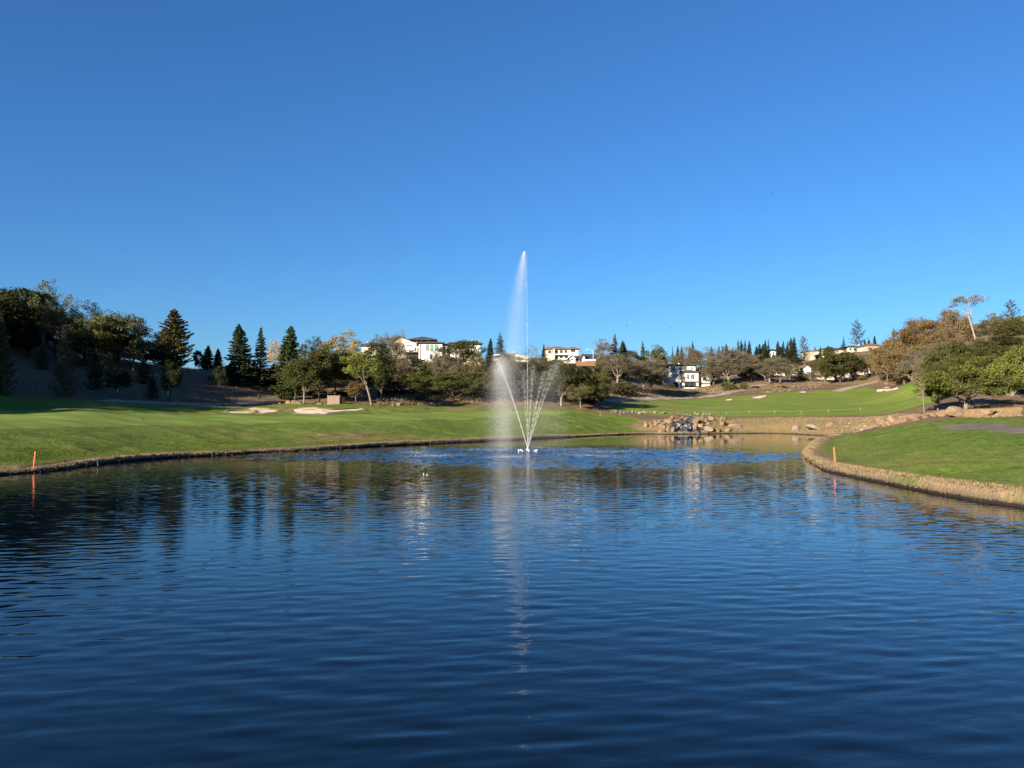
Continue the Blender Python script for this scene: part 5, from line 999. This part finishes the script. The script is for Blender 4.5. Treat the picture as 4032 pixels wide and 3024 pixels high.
# ------------------------------------------------------------------ bunkers
from mathutils.geometry import delaunay_2d_cdt
def lip_mat():
    return noisy('bunker_lip_grass', (0.20, 0.145, 0.065), (0.095, 0.10, 0.03), 1.2, 0.95, 0.6, 0.15)
M['lip'] = lip_mat()
def bunker(pts, label, y0=24.0, lip=0.28, step=0.8):
    P = resample([tuple(hit(px, py, y0)[:2]) for px, py in pts], step)
    x0, y0_ = P.min(0); x1, y1_ = P.max(0); gx_, gy_ = np.meshgrid(np.arange(x0, x1, step), np.arange(y0_, y1_, step)); q = np.stack([gx_.ravel(), gy_.ravel()], -1)
    q = q[sdist(P, q[:, 0], q[:, 1]) < -0.35]; V2 = [Vector(p) for p in np.vstack([P, q])] if len(q) else [Vector(p) for p in P]
    r = delaunay_2d_cdt(V2, [], [list(range(len(P)))], 1, 1e-4); vs = np.array([tuple(v) for v in r[0]]); d = -sdist(P, vs[:, 0], vs[:, 1])
    z = ground(vs[:, 0], vs[:, 1]) + 0.07 - 0.0 * d
    c = P.mean(0); o = Vector((c[0], c[1], gz(*c)))
    root = empty('sand_bunker', o); tag(root, label, 'bunker', 'sand bunkers')
    mk('sand', np.concatenate([vs, z[:, None]], 1) - np.array(o), [tuple(f) for f in r[2]], M['sand'], root, smooth=True)
    t = np.roll(P, -1, 0) - np.roll(P, 1, 0); nn = np.stack([t[:, 1], -t[:, 0]], -1); nn /= np.linalg.norm(nn, axis=1)[:, None] + 1e-9
    if np.median(sdist(P, P[:, 0] + nn[:, 0] * 0.3, P[:, 1] + nn[:, 1] * 0.3)) < 0: nn = -nn
    rr = np.random.default_rng(len(pts)); back = 0.25 + 0.75 * sstep(-0.3, 0.5, nn[:, 1]); n_ = len(P); vv = []
    for off, hz in ((-0.12, 0.0), (-0.05, lip * 0.8), (0.12, lip), (0.5, lip * 0.75), (1.3, -0.15)):
        xy = P + nn * off; g_ = ground(xy[:, 0], xy[:, 1]); vv.append(np.concatenate([xy, (g_ + hz * back * (1 + rr.normal(0, .12, n_)))[:, None]], 1))
    vv = np.stack(vv, 1); K_ = 5
    mk('grass_lip', vv.reshape(-1, 3) - np.array(o), [(i*K_+k, i*K_+k+1, ((i+1) % n_)*K_+k+1, ((i+1) % n_)*K_+k) for i in range(n_) for k in range(K_ - 1)], M['lip'], root, smooth=True)
def bz(p): return [(800 + x / 2.765, 1500 + y / 2.765) for x, y in p]
bunker(bz([(990,312),(1060,304),(1200,304),(1300,318),(1400,326),(1560,316),(1690,309),(1745,316),(1650,328),(1500,337),(1410,347),(1320,366),(1200,367),(1080,360),(1000,346)]), 'largest pale sand bunker with a long tail in front of the gate')
bunker(bz([(490,302),(560,303),(640,309),(740,322),(805,335),(720,346),(640,356),(560,357),(545,342),(520,320)]), 'pale sand bunker left of the largest one')
bunker(bz([(262,338),(330,336),(440,339),(530,344),(552,352),(470,359),(330,354)]), 'thin crescent bunker at the left end of the sand group', lip=0.4)
bunker([(2961,1567),(2985,1562),(3015,1558),(3012,1564),(2988,1570)], 'small slanted bunker in the middle of the right fairway', 160, 0.12)
bunker([(2853,1577),(2868,1573),(2882,1573),(2874,1578)], 'tiniest bunker near the fairway cart path', 160, 0.1)
bunker([(3450,1540),(3472,1534),(3500,1528),(3532,1527),(3536,1532),(3510,1539),(3480,1542)], 'bright oval bunker on the green below the red slope', 160, 0.15)
bunker([(3145,1546),(3158,1543),(3173,1543),(3170,1547)], 'thin sliver bunker at the top left of the right fairway', 160, 0.1)

# ------------------------------------------------------------------ boulders
def rock_mesh(seed, sub=2):
    import bmesh
    r = np.random.default_rng(seed); bm = bmesh.new(); bmesh.ops.create_icosphere(bm, subdivisions=sub, radius=1.0)
    co = np.array([tuple(v.co) for v in bm.verts])
    for _ in range(13):
        d = r.normal(0, 1, 3); d /= np.linalg.norm(d); k = r.uniform(0.36, 0.78); s = co @ d; co = co - np.outer(np.maximum(0, s - k), d)
    co *= 1 + r.normal(0, 0.025, (len(co), 1)); co /= np.array([co[:, 0].max() - co[:, 0].min(), co[:, 1].max() - co[:, 1].min(), co[:, 2].max() - co[:, 2].min()])
    co[:, 2] -= co[:, 2].min()
    for v, c in zip(bm.verts, co): v.co = c
    me = bpy.data.meshes.new('boulder'); bm.to_mesh(me); bm.free(); return me
ROCKS = [rock_mesh(s) for s in range(7)]; SMALL = [rock_mesh(s + 20, 1) for s in range(4)]
_rr = random.Random(9)
def boulder(px, py, w, hpx, mat, label, group=None, y0=24.0, name='boulder', small=False, parent=None, sink=0.2, dpy=0):
    sink = sink + 0.12; p = hit(px, py - dpy, y0); k = p.y / F; me = _rr.choice(SMALL if small else ROCKS)
    o = mesh_obj(name, me, M[mat], parent); o.location = (p.x, p.y + w * k * 0.35, p.z - hpx * k * sink)
    o.rotation_euler = (_rr.uniform(-.12, .12), _rr.uniform(-.15, .15), _rr.uniform(0, 6.28)); s = w * k
    o.scale = (s * _rr.uniform(.95, 1.1), s * _rr.uniform(.8, 1.05), hpx * k * (1 + sink) * 1.05)
    if parent is None: tag(o, label, 'boulder', group)
    return o
GB = 'boulders along the right turf edge'
for a in [(3134,1695,38,22,'rock_grey','lone grey boulder on the straw bank across the pond'), (3281,1677,48,18,'rock','flat reddish boulder on the straw bank'), (3223,1693,78,17,'rock_grey','long low grey brown boulder by the far water edge'),
          (3467,1672,48,24,'rock_pale','whitest square boulder in the cluster of four'), (3525,1664,46,28,'rock_pale','tall pale boulder behind the cluster of four'), (3505,1678,40,20,'rock_pale','round tan boulder in front of the cluster of four'), (3463,1683,40,14,'rock_grey','low grey boulder under the whitest one'),
          (3600,1660,52,30,'rock','reddish tan boulder alone left of the birch'), (3688,1640,36,18,'rock','small tan boulder right of the birch'), (3727,1639,46,24,'rock','tan boulder leaning on the left of the biggest one'), (3785,1640,74,40,'rock_pale','biggest peaked pale boulder under the spreading oak'),
          (3831,1639,36,20,'rock','tan boulder right against the biggest one'), (3851,1640,20,17,'rock_pale','small pale stone right of the biggest boulder'), (3896,1641,78,28,'rock_pale','long pale boulder right of the biggest one'), (3936,1641,28,15,'rock_pale','small pale stone at the end of the long boulder'),
          (4016,1637,24,10,'rock_pale','little pale stone at the right picture edge'), (3833,1602,30,11,'rock_pale','flat pale stone in the shade behind the biggest boulder'), (3645,1648,26,10,'rock','low stone between birch and reddish tan boulder')]:
    boulder(*a, group=GB)
GW = 'rocks round the waterfall'
for a in [(2845,1683,38,22,'rock_pale','upright tan boulder standing apart right of the waterfall'), (2912,1693,62,20,'rock_grey','long grey boulder farthest right of the waterfall'), (2832,1707,44,18,'rock','peaked boulder at the waterline right of the waterfall'), (2870,1707,38,19,'rock_pale','round boulder at the waterline, rightmost of two'),
          (2789,1702,42,22,'rock_grey','brown boulder right of the lower cascade'), (2765,1685,42,13,'rock_pale','flat pale slab right of the cascade'), (2736,1697,34,27,'rock','tall tan boulder against the right side of the cascade'), (2762,1672,32,19,'rock_pale','pale boulder above the flat slab'),
          (2741,1672,30,24,'rock','tan boulder beside the upper cascade'), (2784,1664,24,17,'rock','reddish rock beside the small red stake'), (2801,1653,32,13,'rock_pale','pale rock at the top right of the waterfall'), (2790,1675,24,12,'rock_grey','small grey rock under the red stake'),
          (2776,1708,34,12,'rock','low rock at the waterline right of the cascade pool'), (2743,1656,26,14,'rock_grey','grey rock at the right lip of the upper cascade'), (2825,1655,22,11,'rock','tan rock second from right along the waterfall top'), (2855,1652,26,9,'rock','flat tan rock at the right end of the waterfall top'),
          (2586,1681,26,17,'rock','tan rock on the left shoulder of the waterfall'), (2606,1692,26,20,'rock_grey','slanted grey rock left of the lower cascade'), (2635,1707,24,22,'rock_pale','tilted pale slab at the waterline left of the cascade'), (2612,1707,38,15,'rock','broad tan rock at the waterline left of the cascade'),
          (2650,1707,20,20,'rock_grey','dark edged rock touching the left of the cascade pool'), (2613,1675,40,11,'rock_pale','flat pale ledge left of the cascade'), (2660,1668,26,13,'rock_pale','yellowish rock above the middle cascade'), (2640,1671,26,20,'rock','tan rock left of the yellowish one'),
          (2566,1680,22,15,'rock','tan rock near the left small red stake'), (2541,1683,18,16,'rock_grey','leftmost rock of the waterfall pile'), (2690,1652,26,13,'rock','tan rock left of the upper cascade lip'), (2703,1660,22,14,'rock_grey','grey rock against the left of the upper cascade'),
          (2668,1678,32,8,'rock_pale','thin pale ledge over the middle cascade'), (2628,1664,20,12,'rock_grey','small grey rock on the upper left of the pile'), (2648,1650,24,12,'rock','tan rock below the brown wooden stake'), (2596,1664,18,10,'rock','small tan rock at the upper left edge of the pile')]:
    boulder(*a, group=GW, dpy=0)
GR = 'stones lining the creek above the waterfall'
for i in range(26):
    px_ = 2410 + i * 15.5 + _rr.uniform(-4, 4); py_ = 1624 + (i / 26) * 12 + _rr.uniform(-3, 3)
    boulder(px_, py_, _rr.uniform(8, 24), _rr.uniform(4, 10), _rr.choice(['rock', 'rock_grey', 'rock_grey']), 'small tan stone in the line along the creek above the waterfall', GR, 150, 'creek_stone', True)
for i in range(24):
    px_ = _rr.uniform(2560, 2860); py_ = _rr.uniform(1640, 1672) if px_ > 2640 else _rr.uniform(1652, 1690)
    if px_ > 2640 and px_ < 2740 and py_ > 1656: continue
    boulder(px_, py_, _rr.uniform(10, 20), _rr.uniform(6, 12), _rr.choice(['rock', 'rock_pale', 'rock_grey']), 'small tan stone tumbled between the larger waterfall rocks', GW, 140, 'small_stone', True)
GL = 'rocks by the oak row'
for a in [(1136,1592,24,16,'rock_pale','left pale rock of the trio under the first oak of the row'), (1155,1593,28,15,'rock_pale','middle pale rock of the trio under the first oak of the row'), (1178,1594,28,11,'rock_grey','right low rock of the trio under the first oak of the row'), (1099,1592,13,8,'rock_grey','small grey rock left of the pale rock trio'),
          (1484,1585,20,14,'rock_grey','grey rock between the two pale trunks right of the gate'), (1222,1570,18,12,'rock_grey','dim rock in the shade left of the gate'), (1258,1594,22,6,'rock_grey','flat rock at the foot of the second oak'), (1570,1598,36,9,'rock_pale','pale log like rock on the bare bank right of the oak row'), (1545,1600,14,6,'rock','small rock at the turf edge right of the oak row'), (1762,1590,22,9,'rock_pale','pale rock under the spreading oak'), (1700,1592,18,7,'rock_grey','grey rock near the small round bush')]:
    boulder(*a, group=GL)
def rubble(name, n, pts, size, mat, label, y0=150.0, seed=1):
    """loose stones too small to pick apart, each a faceted lump"""
    r = np.random.default_rng(seed); poly = np.array([tuple(hit(px, py, y0)[:2]) for px, py in pts]); lo, hi = poly.min(0), poly.max(0)
    q = r.uniform(lo, hi, (n * 4, 2)); q = q[sdist(poly, q[:, 0], q[:, 1]) < 0][:n]; z = ground(q[:, 0], q[:, 1]); V, Fc = [], []
    me = SMALL[0]; bv_ = np.array([tuple(v.co) for v in me.vertices]); bf_ = [tuple(p.vertices) for p in me.polygons]
    for i, (p, zz_) in enumerate(zip(q, z)):
        s = size * r.uniform(0.4, 1.3); a = r.uniform(0, 6.28); R_ = np.array([[math.cos(a), -math.sin(a), 0], [math.sin(a), math.cos(a), 0], [0, 0, 1]])
        V.append((bv_ * np.array([s, s * r.uniform(.7, 1), s * r.uniform(.5, .9)])) @ R_.T + np.array([p[0], p[1], zz_ - s * 0.15])); Fc += [tuple(j + i * len(bv_) for j in f) for f in bf_]
    tag(mk(name, np.concatenate(V), Fc, M[mat]), label, 'stones', None, 'stuff')
rubble('stone_rubble', 150, [(2985,1548),(3080,1528),(3230,1514),(3250,1526),(3140,1540),(3030,1552)], 0.62, 'rock', 'scattered stone rubble along the top of the right fairway', 170, 1)
rubble('slope_stones', 120, [(3440,1520),(3500,1500),(3560,1475),(3625,1445),(3650,1500),(3560,1512)], 0.9, 'rock', 'loose stones on the red earth slope', 190, 2)
rubble('bank_stones', 120, [(2740,1530),(2840,1518),(2850,1540),(2820,1556),(2740,1552)], 0.6, 'rock', 'loose stones on the dry ground below the scaffolded house', 190, 3)
rubble('shore_stones', 70, [(3300,1694),(3360,1664),(3480,1655),(3600,1645),(3560,1660),(3440,1688)], 0.5, 'rock_grey', 'loose stones on the dry bank behind the right turf', 90, 4)

# ------------------------------------------------------------------ waterfall
wf = hit(2690, 1702, 140); wroot = empty('waterfall', wf); tag(wroot, 'dark stepped waterfall pouring through tan rocks into the pond', 'waterfall')
def wet(px, py, w, hpx):
    o = boulder(px, py, w * 1.3, hpx * 1.15, 'rock_wet', None, None, 140, 'wet_rock', False, wroot, 0.25); o.location = Vector(o.location) - wf
for a in [(2655,1692,30,20),(2675,1694,34,24),(2700,1692,32,24),(2716,1690,24,20),(2668,1680,28,14),(2690,1679,30,14),(2712,1676,24,14),(2650,1705,28,14),(2680,1706,36,12),(2712,1706,30,10),(2745,1708,30,8),(2720,1664,26,14),(2733,1662,20,14),(2727,1654,26,10),(2665,1704,20,18),(2698,1704,22,18)]: wet(*a)
def fall_mat():
    m, n, l, b = nmat('falling_water'); v = coord(n)
    st = n.new('ShaderNodeMapping'); l.new(v, st.inputs[0]); st.inputs['Scale'].default_value = (5, 5, 0.7)
    f = mp(n, l, nz(n, l, 1.0, 4, 0.65, st.outputs[0]), 0.5, 0.72)
    l.new(mix(n, l, f, (0.015, 0.018, 0.02), (0.75, 0.78, 0.8)), b.inputs['Base Color']); b.inputs['Roughness'].default_value = 0.15; return m
M['fall'] = fall_mat()
def sheet(px0, px1, yt, yb, Yt, Yb):
    a0, a1, b0, b1 = at(px0, yt, Yt), at(px1, yt, Yt), at(px0 - 2, yb, Yb), at(px1 + 2, yb, Yb); vs, fs = [], []; N_, K_ = 12, 8
    for i in range(N_ + 1):
        u = i / N_
        for k in range(K_ + 1):
            t = k / K_; p = (a0.lerp(a1, u)).lerp(b0.lerp(b1, u), t); p.z = a0.z + (b0.z - a0.z) * t ** 1.6; p.y -= 0.25 * math.sin(math.pi * t) + 0.09 * math.sin(u * 23 + px0) ; vs.append(tuple(p - wf))
    for i in range(N_):
        for k in range(K_): q = i * (K_ + 1) + k; fs.append((q, q + 1, q + K_ + 2, q + K_ + 1))
    mk('water_sheet', vs, fs, M['fall'], wroot, smooth=True)
yb0 = wf.y
sheet(2722, 2740, 1647, 1660, yb0 + 10.5, yb0 + 9.3); sheet(2672, 2690, 1670, 1690, yb0 + 4.2, yb0 + 2.6); sheet(2694, 2718, 1668, 1690, yb0 + 4.2, yb0 + 2.6); sheet(2645, 2660, 1674, 1690, yb0 + 4.0, yb0 + 2.8); sheet(2666, 2712, 1692, 1706, yb0 + 1.6, yb0 - 0.6); sheet(2735, 2752, 1697, 1707, yb0 + 1.4, yb0 - 0.2)

# ------------------------------------------------------------------ the floating fountain
fr = empty('floating_fountain', (FX, FY, 0)); tag(fr, 'floating fountain with one tall jet and a fan of thin water jets', 'fountain')
MB().tube([(0, 0, -0.25), (0, 0, 0.05), (0, 0, 0.14)], [0.55, 0.55, 0.42], 16).build('float', M['dark_metal'], fr)
MB().tube([(0, 0, 0.142), (0, 0, 0.42)], [0.16, 0.09], 10).build('nozzle', M['metal'], fr)
for i in range(8):
    a = i * math.pi / 4 + 0.12; c_, s_ = math.cos(a), math.sin(a)
    MB().tube([(c_ * 0.44, s_ * 0.44, 0.09), (c_ * 0.8, s_ * 0.8, 0.10)], 0.03, 6).build('arm', M['metal'], fr)
    MB().tube([(c_ * 0.82, s_ * 0.82, 0.05), (c_ * 0.86, s_ * 0.86, 0.2), (c_ * 0.9, s_ * 0.9, 0.26)], [0.028, 0.04, 0.022], 8).build('spray_head', M['trim'], fr)
def drop_mat():
    m, n, l, b = nmat('water_drop'); d = n.new('ShaderNodeBsdfDiffuse'); d.inputs[0].default_value = (0.88, 0.91, 0.94, 1); t = n.new('ShaderNodeBsdfTranslucent'); t.inputs[0].default_value = (0.88, 0.91, 0.94, 1)
    mx = n.new('ShaderNodeMixShader'); mx.inputs[0].default_value = 0.4; l.new(d.outputs[0], mx.inputs[1]); l.new(t.outputs[0], mx.inputs[2]); l.new(mx.outputs[0], n['Material Output'].inputs[0]); n.remove(b); return m
M['drop'] = drop_mat()
TET = np.array([(1, 1, 1), (-1, -1, 1), (-1, 1, -1), (1, -1, -1)]) / 1.73
def drops(name, C, S, parent, stretch=1.6, seed=0):
    n = len(C); V = C[:, None, :] + TET[None] * (S[:, None, None] * np.array([1, 1, stretch])); b = np.arange(n)[:, None] * 4
    T = np.array([(0, 1, 2), (0, 3, 1), (0, 2, 3), (1, 3, 2)]); Fc = (b[:, None, :] + T[None]).reshape(-1, 3)
    me = bpy.data.meshes.new(name); me.vertices.add(4 * n); me.vertices.foreach_set('co', V.astype(np.float32).ravel()); me.loops.add(Fc.size); me.loops.foreach_set('vertex_index', Fc.ravel().astype(np.int32))
    me.polygons.add(len(Fc)); me.polygons.foreach_set('loop_start', np.arange(0, Fc.size, 3, dtype=np.int32)); me.polygons.foreach_set('use_smooth', np.ones(len(Fc), bool)); me.update(calc_edges=True)
    o = mesh_obj(name, me, M['drop'], parent); o['kind'] = 'stuff'; return o
rf = np.random.default_rng(77); kf = FY / F
ZT = at(2064, 990, FY).z
def main_jet():
    n = 5200; s = rf.uniform(0, 1, n) ** 1.2; puls = 0.5 + 0.5 * np.sin(s * 120 + rf.normal(0, .5, n)); keep = rf.uniform(0, 1, n) < (0.35 + 0.65 * puls) * (1 - 0.75 * s); s = s[keep]; n = len(s)
    z = 0.4 + (ZT - 0.4) * (1 - (1 - s) ** 2); sg = 0.02 + 0.12 * s ** 2
    C = np.stack([(-0.30 * s ** 2) + rf.normal(0, 1, n) * sg, rf.normal(0, 1, n) * sg, z], -1); drops('water_jet', C, rf.uniform(0.006, 0.014, n) * (1 - 0.5 * s), fr, 2.6)
main_jet()
def plume(n, size):
    t = rf.uniform(0, 1, n) ** 0.8; sg = 0.03 + 0.95 * np.minimum(t, 0.45) + 0.05 * t; z = ZT * (1 - t ** 1.4) + rf.normal(0, 0.5, n) * np.minimum(1, t * 3); x = -0.30 - 1.95 * t ** 1.25 + rf.normal(0, 1, n) * sg; y = rf.normal(0, 1, n) * sg
    k = z > 0.02; drops('falling_mist', np.stack([x, y, z], -1)[k], rf.uniform(0.5, 1.4, n)[k] * size, fr, 1.0)
plume(80000, 0.0064)
n = 42000; C = rf.normal(0, 1, (n, 3)) * np.array([1.9, 1.8, 2.4]) + np.array([-1.0, 0, 4.4]); C = C[C[:, 2] > 0.1]; drops('drifting_mist', C, rf.uniform(0.004, 0.008, len(C)), fr, 1.0)
JETS = [(1943,1404,-0.6,1.6),(1950,1412,1.2,1.3),(2060,1450,3.0,0.8),(2098,1446,-3.0,0.8),(2153,1458,2.6,0.8),(2180,1440,-2.2,0.8),(2217,1410,0.4,0.9)]
for px_, py_, yo, dn in JETS:
    ap = at(px_, py_, FY) - Vector((FX, FY, 0)); n = int(2600 * dn); s = rf.uniform(0, 1.0, n) ** 1.3; puls = 0.5 + 0.5 * np.sin(s * 95 + px_); keep = rf.uniform(0, 1, n) < 0.3 + 0.7 * puls; s = s[keep]; n = len(s); sg = 0.015 + 0.14 * s ** 2.2
    C = np.stack([ap.x * s + rf.normal(0, 1, n) * sg, yo * s + rf.normal(0, 1, n) * sg, 0.3 + (ap.z - 0.3) * (1 - (1 - s) ** 1.3)], -1) + rf.normal(0, 1, (n, 3)) * (sg * 0.3)[:, None]
    drops('water_jet', C, rf.uniform(0.007, 0.014, n) * (1 - 0.35 * s), fr, 2.2)
    left = px_ < 2000; n = int((40000 if left else 12000) * dn); t = rf.uniform(0, 1, n) ** (0.8 if left else 0.6); sg = (0.34 if left else 0.2) + 0.45 * t          # breaking up into mist and coming down, blown a little
    C = np.stack([ap.x * (0.80 + 0.16 * t) + 0.5 * t * left + rf.normal(0, 1, n) * sg, yo * (0.85 + 0.15 * t) + rf.normal(0, 1, n) * sg, (ap.z - 0.1) * (1 - t ** 2) - 1.4 * (1 - t) * rf.uniform(0, 1, n) ** 2 + rf.normal(0, 0.2, n)], -1)
    C = C[C[:, 2] > 0.02]; drops('falling_mist', C, rf.uniform(0.0038, 0.0068, len(C)), fr, 1.0)
STREAK = [(1565,1700,1784,1784,400),(1585,1848,1799,1794,900),(1798,1997,1769,1777,500),(1918,2067,1805,1799,800),(2087,2156,1763,1762,200),(2171,2425,1774,1766,500),(2206,2584,1781,1781,900),(2206,2480,1793,1801,800)]
for x0_, x1_, y0_, y1_, n in STREAK:
    t = np.clip(rf.normal(0.5, 0.24, n), 0, 1); P0, P1 = onz(x0_, y0_), onz(x1_, y1_); q = np.array(P0)[None] * (1 - t)[:, None] + np.array(P1)[None] * t[:, None] - np.array([FX, FY, 0])
    C = q + np.stack([rf.normal(0, .4, n), rf.normal(0, .55, n), np.abs(rf.normal(0, 0.10, n)) + 0.01], -1); drops('splash', C, rf.uniform(0.006, 0.013, n), fr, 1.0)

# ------------------------------------------------------------------ small things
def bird(px, py, Y, label):
    r = empty('bird', at(px, py, Y), _rr.uniform(0, 6)); tag(r, label, 'bird', 'birds in the sky')
    MB().tube([(-0.12, 0, 0), (-0.06, 0, 0.01), (0.03, 0, 0.012), (0.10, 0, 0.02), (0.14, 0, 0.01)], [0.008, 0.028, 0.034, 0.022, 0.004], 8).build('body', M['dark_metal'], r, smooth=True)
    for s_ in (-1, 1): MB().add([(0.05, s_*0.02, 0.02), (0.06, s_*0.12, 0.06), (0.0, s_*0.26, 0.03), (-0.03, s_*0.12, 0.045), (-0.03, s_*0.02, 0.015), (0.01, s_*0.12, 0.042)], [(0, 1, 5), (1, 2, 5), (2, 3, 5), (3, 4, 5), (4, 0, 5)]).build('wing', M['dark_metal'], r)
    MB().add([(-0.12, 0.008, 0), (-0.2, 0.03, 0), (-0.17, 0, 0.004), (-0.2, -0.03, 0), (-0.12, -0.008, 0)], [(0, 1, 2), (0, 2, 4), (2, 3, 4)]).build('tail', M['dark_metal'], r)
bird(2468, 1281, 90, 'tiny dark bird above the reddish redwood'); bird(2639, 1291, 90, 'tiny dark bird above the scaffolded house'); bird(492, 986, 80, 'tiny dark bird high over the left hill'); bird(3039, 762, 80, 'tiny dark bird high in the right sky')
def buoy(px, py, label):
    p = onz(px, py); r = empty('marker_buoy', p); tag(r, label, 'buoy', 'white buoys on the pond')
    MB().tube([(0, 0, -0.05), (0, 0, -0.02), (0, 0, 0.03), (0, 0, 0.06)], [0.006, 0.017, 0.017, 0.006], 10).build('float', M['trim'], r); MB().tube([(0, 0, 0.061), (0, 0, 0.075)], 0.010, 6).build('stem', M['trim'], r)
buoy(1668, 1868, 'left one of two tiny white buoys on the open water'); buoy(1681, 1870, 'right one of two tiny white buoys on the open water')
p = onz(386, 1822, 0.3); tw = empty('dead_reed', p); tag(tw, 'bent pale dead reed sticking out of the left bank', 'reed'); MB().tube([(0, 0, -.2), (0, -.1, .1), (-.05, -.3, .25), (-.28, -.4, .3)], [.012, .011, .009, .006], 5).build('stem', M['rope'], tw)

# ------------------------------------------------------------------ grasses nobody could count
def scatter(poly, n, seed):
    r = np.random.default_rng(seed); lo, hi = poly.min(0), poly.max(0); out = []
    q = r.uniform(lo, hi, (n * 3, 2)); q = q[sdist(poly, q[:, 0], q[:, 1]) < -0.2][:n]; z = ground(q[:, 0], q[:, 1]); k = z > 0.2
    return np.concatenate([q[k], z[k][:, None] - 0.02], 1)
M['blade'] = leaf_mat('turf_blade', (0.050, 0.085, 0.013), (0.135, 0.165, 0.036), 0.3)
b0 = scatter(Z_right, 150000, 1); k = rf.uniform(0, 1, len(b0)) < np.clip(42 / b0[:, 1], 0, 1) ** 1.5; blades('right_turf', b0[k], 0.065, 0.022, 0.9, M['blade'], 'short green turf on the right bank', 'grass', 11)
Z_lnear = zone([(0,1858),(226,1842),(678,1794),(1226,1763),(1700,1735),(1700,1700),(1226,1715),(678,1730),(226,1755),(0,1765)])
blades('left_turf', scatter(Z_lnear, 60000, 2), 0.09, 0.03, 0.8, M['blade'], 'rougher green turf on the left bank', 'grass', 12)
for i, z_ in enumerate(tan_r[:2]): blades('straw_tufts', scatter(z_, 26000, 20 + i), 0.28, 0.04, 0.7, M['straw'], ('tall dry straw on the far bank below the fairway', 'dry straw between boulders under the right oaks')[i], 'straw', 20 + i)
Z_hill = zone([(0,1552),(300,1572),(600,1588),(900,1588),(1040,1570),(1040,1490),(900,1465),(700,1440),(600,1430),(300,1385),(0,1300)])
blades('hill_grass', scatter(Z_hill, 42000, 30), 0.38, 0.06, 0.7, L['dry'], 'dry tufted grass over the shaded left hillside', 'grass', 30)
blades('hill_scrub', scatter(Z_hill, 5000, 33), 0.6, 0.22, 0.8, L['scrub'], 'dead brown scrub dotted over the shaded left hillside', 'scrub', 33)
Z_mid = zone([(1480,1598),(1850,1590),(2120,1600),(2120,1520),(1850,1520),(1640,1490),(1480,1520)])
blades('bank_scrub', scatter(Z_mid, 4000, 34), 0.6, 0.22, 0.8, L['scrub'], 'dead brown scrub on the bank behind the far lawn', 'scrub', 34)
blades('dry_bank_grass', scatter(Z_mid, 16000, 31), 0.34, 0.06, 0.7, L['dry'], 'dry grass on the bank behind the far lawn', 'grass', 31)
Z_slope = zone([(2380,1570),(2560,1560),(2760,1555),(2960,1540),(3050,1530),(3250,1515),(3440,1515),(3500,1500),(3620,1440),(3560,1470),(3300,1500),(3000,1505),(2700,1532),(2500,1540),(2400,1540)], 150)
blades('slope_grass', scatter(Z_slope, 26000, 32), 0.4, 0.07, 0.7, L['dry'], 'dry grass on the far slope above the fairway', 'grass', 32)
